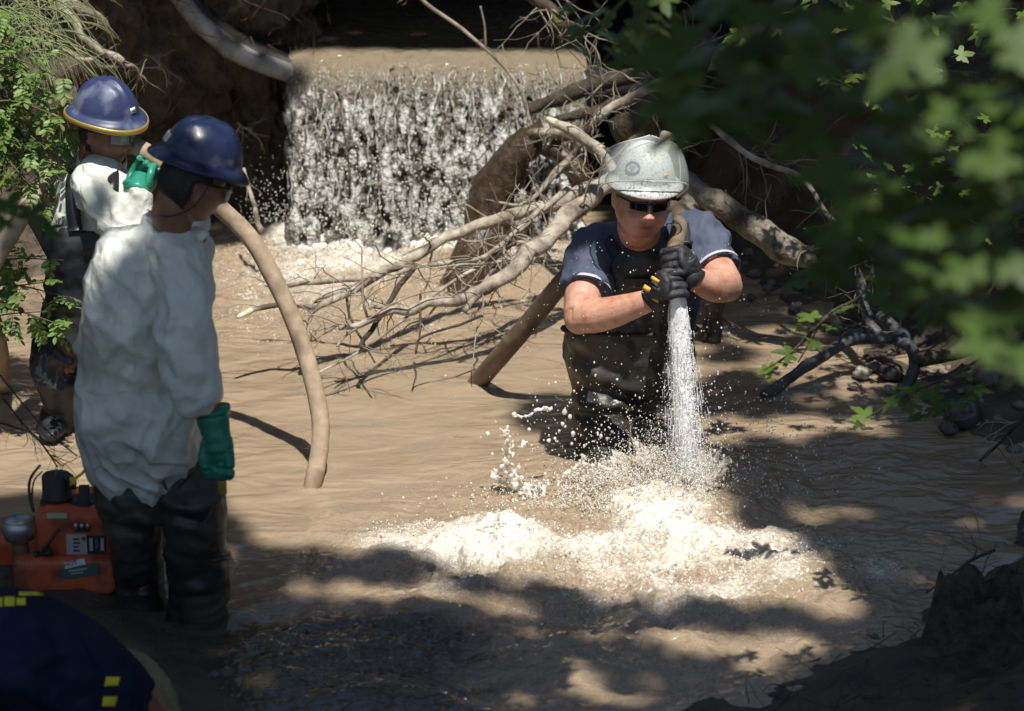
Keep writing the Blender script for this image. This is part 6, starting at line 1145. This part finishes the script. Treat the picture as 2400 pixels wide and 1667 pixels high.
leafy('bush', 'sunlit bush on the right bank behind the dark maple sprays', [[(2300, 330, 10.6), (2150, 150, 10.4), (2050, -40, 10.3)], [(2300, 330, 10.6), (2050, 230, 10.3), (1850, 130, 10.2)], [(2300, 330, 10.6), (2380, 150, 10.4), (2400, -30, 10.3)]],
      [(1700, -20), (2400, -20), (2400, 330), (2250, 420), (2030, 260), (1880, 170), (1720, 120)], 110, 9.6, 10.8, .05, .085, 'leaf_bright', cat='bush',
      extra=[(1850, 60, 9.4, .085), (1870, 25, 9.4, .08), (1900, 110, 9.4, .08), (1830, 130, 9.4, .07), (1860, 140, 9.4, .07), (1900, 135, 9.4, .06), (2030, 215, 9.5, .07), (2120, 240, 9.6, .06), (2300, 60, 9.4, .07)])
leafy('bush', 'low green bush with scattered leaves in the right bank undergrowth', [[(2350, 620, 10.8), (2200, 480, 10.6), (2040, 420, 10.4)], [(2350, 620, 10.8), (2280, 400, 10.6), (2250, 330, 10.6)]], [(1980, 330), (2380, 300), (2400, 620), (2180, 560), (2000, 460)], 60, 9.8, 10.9, .04, .065, 'leaf_bright', cat='bush',
      extra=[(2030, 362, 9.6, .05), (2080, 390, 9.6, .05), (2140, 395, 9.6, .05), (2180, 380, 9.6, .055), (2240, 370, 9.6, .045)])
# the sunlit shrub hanging in from the left
LV, LF = leaflet(); lm = mesh_from('leaf', LV, LF); lm.materials.append(M['leaf_shrub'])
def shrub(label, stems, dens, size, Yj, limit=300, name='shrub', jit=.05):
    t = thing(name, label, 'shrub', at(*stems[0][0]), 'shrubs at the left edge'); cnt = 0; ST = MB(); gs = MB()
    for s_ in stems:
        P = spline(path(s_), 40); g = MB(); g.tube(P, np.linspace(.005, .0015, 40), 5); build('stem', g, M['stem_green'], t); L_ = np.linalg.norm(np.diff(P, axis=0), axis=1).sum()
        for k in range(int(L_ / dens)):
            i = rng.integers(4, 40); d = unit(np.array([rng.normal(.25, .7), rng.normal(-.2, .6), rng.normal(-.25, .5)])); l = rng.uniform(.07, .13); W = rwalk(P[i] + rng.normal(0, .01, 3), d, l, 7, .12, .10); gs.tube(W, .0011, 3, cap=False)
            T = unit(np.gradient(W, axis=0)); S = unit(np.cross(T, [0, 0, 1.])); N2 = np.cross(S, T)
            for m_ in range(1, 7):
                for sg in ((-1, 1) if m_ < 6 else (0,)):
                    y = unit(S[m_] * sg + T[m_] * .6 + rng.normal(0, .12, 3)); z = unit(N2[m_] + rng.normal(0, .3, 3) - (N2[m_] @ y) * y); x = unit(np.cross(y, z)); z = np.cross(x, y); sz = size * rng.uniform(.7, 1.25)
                    B = np.stack([x, y, z], 1) * sz
                    if cnt < limit:
                        o = D.objects.new('leaf', lm); col.objects.link(o); o.parent = t; mm = Matrix(B.tolist()).to_4x4(); mm.translation = Vector(W[m_] - base_of(t)); o.matrix_local = mm; cnt += 1
                    else: ST.add(LV @ B.T + W[m_], LF)
    build('leaf_stalks', gs, M['stem_green'], t, kind='stuff')
    if ST.n: build('foliage', ST, M['leaf_shrub'], t, kind='stuff')
    return t
def arc(x0, y0, x1, y1, Y0, sag=60): return [(x0, y0, Y0), ((x0 * .6 + x1 * .4), y0 * .6 + y1 * .4 - sag, Y0 - .05), (x1, y1, Y0 - .15)]
shrub('sunlit shrub with small oval leaflets hanging in from the top left edge', [arc(-60, 40, 60, 210, 10.3), arc(-80, 120, 110, 260, 10.25), arc(-80, 160, 165, 195, 10.2, 40), arc(-80, 200, 180, 300, 10.2, 50), arc(-80, 260, 205, 305, 10.1, 40), arc(-80, 280, 150, 380, 10.15, 40), arc(-80, 330, 175, 450, 10.1), arc(-60, 380, 130, 520, 10.1), arc(-60, 250, 90, 330, 10.25), arc(-60, 300, 60, 420, 10.25), arc(-70, 180, 100, 200, 10.3, 30), arc(-60, 90, 30, 300, 10.3, 30), arc(-60, -20, 40, 130, 10.35, 20), arc(40, 300, 130, 480, 10.15, 10), arc(20, 250, 140, 330, 10.2, 20)], .030, .031, 0)
shrub('shaded shrub twigs with small leaflets over the water at the left edge', [arc(-60, 640, 150, 610, 9.9, 20), arc(-60, 680, 170, 700, 9.9, 20), arc(-60, 730, 165, 770, 9.85, 20), arc(-60, 760, 110, 730, 9.9, 10), arc(-60, 620, 60, 600, 9.9, 10), arc(-40, 700, 120, 660, 9.9, 10)], .045, .033, 0)
g = MB()
for k in range(170):
    p = at(rng.uniform(-40, 130), rng.uniform(-60, 130), rng.uniform(10.6, 11.6)); W = rwalk(p, [rng.normal(.35, .3), rng.normal(-.3, .3), rng.uniform(-.1, .6)], rng.uniform(.2, .5), 9, .10, .22); g.tube(W, np.stack([np.linspace(.004, .0008, 9), np.full(9, .0006)], 1), 4, cap=False)
build('grass', g, mat('grass_pale', (.20, .26, .10), (.38, .40, .22), scale=8, rough=.6, translucent=.3), label='pale long grass hanging over the top of the left bank', cat='grass', kind='stuff')
leafy('branch', 'dark out of focus leaf blades close to the camera at the left edge', [[(-80, 470, 6.0), (20, 500, 6.0), (80, 520, 6.0)]], [(0, 0)] * 3, 0, 0, 1, 1, 1, 'leaf_maple', extra=[(20, 490, 6.0, .075, 'leaf_maple', (.1, -.6, .8), 1.4), (70, 510, 6.0, .07, 'leaf_maple', (.2, -.6, .8), 1.2), (110, 540, 6.0, .06, 'leaf_maple', (.2, -.5, .8), .8), (10, 530, 6.0, .05, 'leaf_maple', (.1, -.6, .8), 2.0)])
# ---------------------------------------------------------------- where the photograph shows sun flecks and shade (used to place the canopy's leaves)
LIT_WATER = [(1000, 1420, 170, 20), (1300, 1560, 120, 16), (700, 1400, 120, 16), (800, 1390, 260, 26), (1150, 1430, 160, 22), (1620, 1520, 330, 40), (1450, 1600, 200, 22), (1750, 1580, 180, 24), (1350, 1650, 260, 18), (1880, 1213, 150, 16), (1900, 775, 130, 12), (1750, 800, 90, 25), (1900, 935, 110, 14), (2080, 860, 80, 40), (2120, 1365, 110, 18), (1700, 870, 70, 14), (1250, 1500, 60, 16)]
SHADE_WATER = [(1300, 985, 120, 22), (1215, 965, 70, 14), (1390, 1035, 110, 18), (930, 1340, 120, 22), (1560, 1565, 120, 14), (1400, 1540, 140, 18), (1880, 1560, 60, 10), (1480, 1630, 160, 10)]
SHADE_3D = [(at(420, 640, 8.2), .16), (at(430, 800, 8.2), .18), (at(330, 900, 8.2), .14), (at(440, 1000, 8.2), .2), (at(300, 1100, 8.2), .2), (at(360, 720, 8.2), .14), (at(500, 480, 8.2), .1), (at(300, 1250, 8.3), .25), (at(450, 1300, 8.3), .25), (at(120, 1330, 8.3), .3), (at(190, 1550, 7.2), .5),
            (at(560, 250, 12.6), .3), (at(460, 150, 12.6), .35), (at(620, 420, 12.7), .25), (at(420, 480, 12.5), .25), (at(120, 700, 10), .2), (at(420, 60, 12.4), .3)]
LIT_3D = [(at(x, y, 12.6), .2) for x in (740, 850, 960, 1070, 1180) for y in (200, 330, 460)] + [(at(660, 110, 12.86), .1), (at(580, 70, 12.86), .12), (at(520, 20, 12.86), .1)] + [
    (at(1480, 400, 9.5), .2), (at(1560, 400, 9.5), .17), (at(1360, 600, 9.7), .16), (at(1360, 740, 9.5), .17), (at(1450, 730, 9.5), .16), (at(1560, 660, 9.3), .16), (at(1690, 620, 9.6), .17), (at(1650, 560, 9.7), .15), (at(1600, 800, 9.3), .14), (at(1600, 1000, 9.3), .14), (at(1610, 1120, 9.3), .16),
    (at(250, 230, 9.9), .18), (at(230, 440, 9.9), .14), (at(290, 440, 9.9), .14), (at(140, 470, 9.9), .12), (at(150, 830, 10), .07), (at(220, 600, 8.15), .09), (at(205, 690, 8.15), .08), (at(262, 540, 8.15), .09), (at(470, 320, 8.1), .14), (at(300, 560, 8.1), .07), (at(195, 950, 8.15), .05),
    (at(330, 240, 11.9), .2), (at(250, 90, 11.8), .24), (at(120, 120, 11.7), .25), (at(200, 200, 11.8), .22), (at(300, 140, 11.75), .14)] + [(at(x, y, 11.2), .22) for x, y in ((1330, 400), (1250, 520), (1150, 560), (1050, 620), (900, 680), (760, 720), (1420, 470))] + [
    (at(1660, 460, 11.0), .12), (at(1790, 530, 11.0), .1), (at(1880, 570, 11.0), .07), (at(1580, 330, 11.3), .1), (at(1850, 400, 11.2), .06), (at(1740, 330, 11.2), .06)] + [(at(x, y, 10.15), .24) for x, y in ((30, 100), (60, 260), (130, 330), (60, 420), (150, 450), (40, 30), (190, 300), (90, 560), (0, 200), (120, 200))] + [(at(x, y, Y_), .15) for x, y, Y_ in ((2330, 820, 3.7), (2390, 860, 3.7), (2290, 390, 3.78), (2210, 265, 3.86), (2330, 25, 3.86), (2270, 650, 3.78), (2180, 565, 3.78), (2370, 620, 3.7), (1880, 60, 9.4), (1890, 130, 9.4), (2040, 215, 9.5), (2150, 390, 9.6))] + [(at(x, y, 10.3), .2) for x, y in ((2000, 60), (2150, 100), (2300, 100), (2250, 260), (2120, 240), (2050, 370), (2200, 380), (2330, 330), (2080, 520), (1950, 330))]
THIN_3D = [(at(x, y, 5.2), .35) for x, y in ((1700, 150), (1900, 200), (2150, 200), (2250, 500), (2350, 700), (2100, 600))]
SHADE_LAST = [(np.array([x, y, .8]), .28) for x in (-1.0, -.6, -.2, .2) for y in (13.3, 13.6)]
SHADE_LAST += [(on(1215, 975), .07), (on(1270, 955), .10), (on(1290, 990), .11)]
# ================================================================ TREES OVERHEAD (out of the frame): they throw the dappled shade
gx = np.arange(-3.4, 3.6, .05); gy = np.arange(4.9, 14.4, .05); GX, GY = np.meshgrid(gx, gy); G3 = np.stack([GX.ravel(), GY.ravel(), 0 * GX.ravel()], 1); qx, qy = proj(G3)
Dn = np.ones(len(G3))
def in_poly(poly):
    ins = np.zeros(len(qx), bool); pl = np.array(poly, float); j = len(pl) - 1
    for i in range(len(pl)):
        c = ((pl[i, 1] > qy) != (pl[j, 1] > qy)) & (qx < (pl[j, 0] - pl[i, 0]) * (qy - pl[i, 1]) / (pl[j, 1] - pl[i, 1] + 1e-9) + pl[i, 0]); ins ^= c; j = i
    return ins
def ell(cx, cy, rx, ry): return ((qx - cx) / rx) ** 2 + ((qy - cy) / ry) ** 2 < 1
def gpt(P): return np.asarray(P) - SUN * (P[2] / SUN[2])
def disc(P, r):
    c = gpt(P); return np.hypot(G3[:, 0] - c[0], G3[:, 1] - c[1]) < r
Dn[in_poly([(-200, 720), (-100, 560), (480, 530), (700, 470), (1400, 470), (1420, 700), (1660, 800), (1660, 900), (1500, 960), (1660, 1100), (1680, 1200), (1900, 1300), (2000, 1400), (1960, 1470), (1500, 1440), (1250, 1390), (980, 1365), (820, 1325), (560, 1285), (480, 1180), (-200, 1180)])] = 0
for e in LIT_WATER: Dn[ell(*e)] = 0
for k_, e in enumerate(SHADE_WATER): Dn[ell(*e)] = .42 if k_ < 3 else .95
for P, r in SHADE_3D: Dn[disc(P, r)] = 1
for P, r in THIN_3D: Dn[disc(P, r)] = np.minimum(Dn[disc(P, r)]  , .25)
for P, r in LIT_3D: Dn[disc(P, r)] = 0
for P, r in SHADE_LAST: Dn[disc(P, r)] = 1
Dn = Dn.reshape(GX.shape)
leaf_out = np.array([(0, 0), (.28, .18), (.5, .05), (.42, .32), (.62, .5), (.34, .56), (.22, .8), (0, 1.05), (-.22, .8), (-.34, .56), (-.62, .5), (-.42, .32), (-.5, .05), (-.28, .18)])
NL = 21000
cand = np.stack([rng.uniform(gx[0], gx[-1], NL * 2), rng.uniform(gy[0], gy[-1], NL * 2)], 1)
ii = np.clip(((cand[:, 1] - gy[0]) / .05).astype(int), 0, len(gy) - 1); jj = np.clip(((cand[:, 0] - gx[0]) / .05).astype(int), 0, len(gx) - 1)
acc = Dn[ii, jj] > rng.random(len(cand)); cand = cand[acc][:NL]
hz = rng.uniform(5.8, 9.2, len(cand)); LP = np.stack([cand[:, 0], cand[:, 1], 0 * hz], 1) + SUN * (hz / SUN[2])[:, None]
M['leaf_canopy'] = mat('leaf_canopy', (.035, .075, .012), (.07, .13, .025), scale=3, rough=.45, translucent=.25)
own = np.where(LP[:, 0] < -.6, 0, np.where(LP[:, 1] > 9.5, 1, 2))
spots = [(-4.6, 7.0), (4.4, 12.4), (3.6, 3.4)]; labs = ['leafy tree on the left bank with its canopy over the men', 'leafy tree on the right bank behind the fallen logs', 'leafy tree on the near bank beside the camera']
for t in range(3):
    Pp = LP[own == t]; n = len(Pp)
    if n == 0: continue
    sz = rng.uniform(.12, .19, n); a = rng.uniform(0, 2 * math.pi, n)
    U = np.stack([np.cos(a), np.sin(a), rng.normal(0, .28, n)], 1); U = unit(U); W = np.stack([-np.sin(a), np.cos(a), rng.normal(0, .28, n)], 1); W = unit(W)
    k = len(leaf_out); V = Pp[:, None] + sz[:, None, None] * (leaf_out[None, :, :1] * U[:, None] + (leaf_out[None, :, 1:] - .5) * W[:, None])
    tr = thing('tree', labs[t], 'tree', (*spots[t], 0), 'leafy trees shading the stream'); cr = build('crown', (V.reshape(-1, 3), np.arange(n * k).reshape(n, k).tolist()), M['leaf_canopy'], tr, smooth=False, kind='stuff')
    g = MB(); s0 = np.array([*spots[t], -.3]); top = np.array([spots[t][0] * .9, spots[t][1], 9.3]); g.tube(spline([s0, s0 * .5 + top * .5 + np.array([.1, .1, 0]), top], 14), np.linspace(.2, .07, 14), 10, rough=.2); build('trunk', g, M['bark_dark'], tr)
    for i in rng.choice(n, 30, replace=False):
        g = MB(); h0 = rng.uniform(4.6, 8.0); st = s0 + (top - s0) * (h0 + .3) / 9.6; e = Pp[i] + np.array([0, 0, .1]); mid = (st + e) / 2 + np.array([0, 0, .5])
        if min(st[2], e[2]) < 4.4: st[2] = max(st[2], 4.4)
        LB = spline([st, mid, e], 30); gq = LB - SUN * (LB[:, 2:3] / SUN[2]); ia = np.clip(((gq[:, 1] - gy[0]) / .05).astype(int), 0, len(gy) - 1); ja = np.clip(((gq[:, 0] - gx[0]) / .05).astype(int), 0, len(gx) - 1)
        if (Dn[ia, ja] < .5).mean() > .04: continue
        g.tube(spline([st, mid, e], 10), np.linspace(.05, .012, 10), 6); build('limb', g, M['bark_dark'], tr)

# the wood that stands round the stream, outside the view: its dark green closes the horizon
g = MB(); k = len(leaf_out); n = 9000; az = rng.uniform(0, 2 * math.pi, n); rad = rng.uniform(9.5, 12.5, n) + 3.0 * np.clip(-np.sin(az), 0, 1); hz = rng.uniform(0, 1, n) ** .8 * np.where(np.sin(az) > .3, 4.2, np.where(np.sin(az) < -.55, 1.2, 8.0))
Pp = np.stack([rad * np.cos(az), 9.5 + rad * np.sin(az), hz], 1); sz = rng.uniform(.5, .9, n); N_ = unit(np.stack([-np.cos(az), -np.sin(az), .4 + 0 * az], 1) + rng.normal(0, .4, (n, 3))); U = unit(np.cross(N_, [0, 0, 1.])); W = np.cross(N_, U)
V = Pp[:, None] + sz[:, None, None] * (leaf_out[None, :, :1] * U[:, None] + (leaf_out[None, :, 1:] - .5) * W[:, None])
build('woods', (V.reshape(-1, 3), np.arange(n * k).reshape(n, k).tolist()), M['leaf_canopy'], smooth=False, label='dark green woods standing round the stream', cat='woods', kind='stuff')
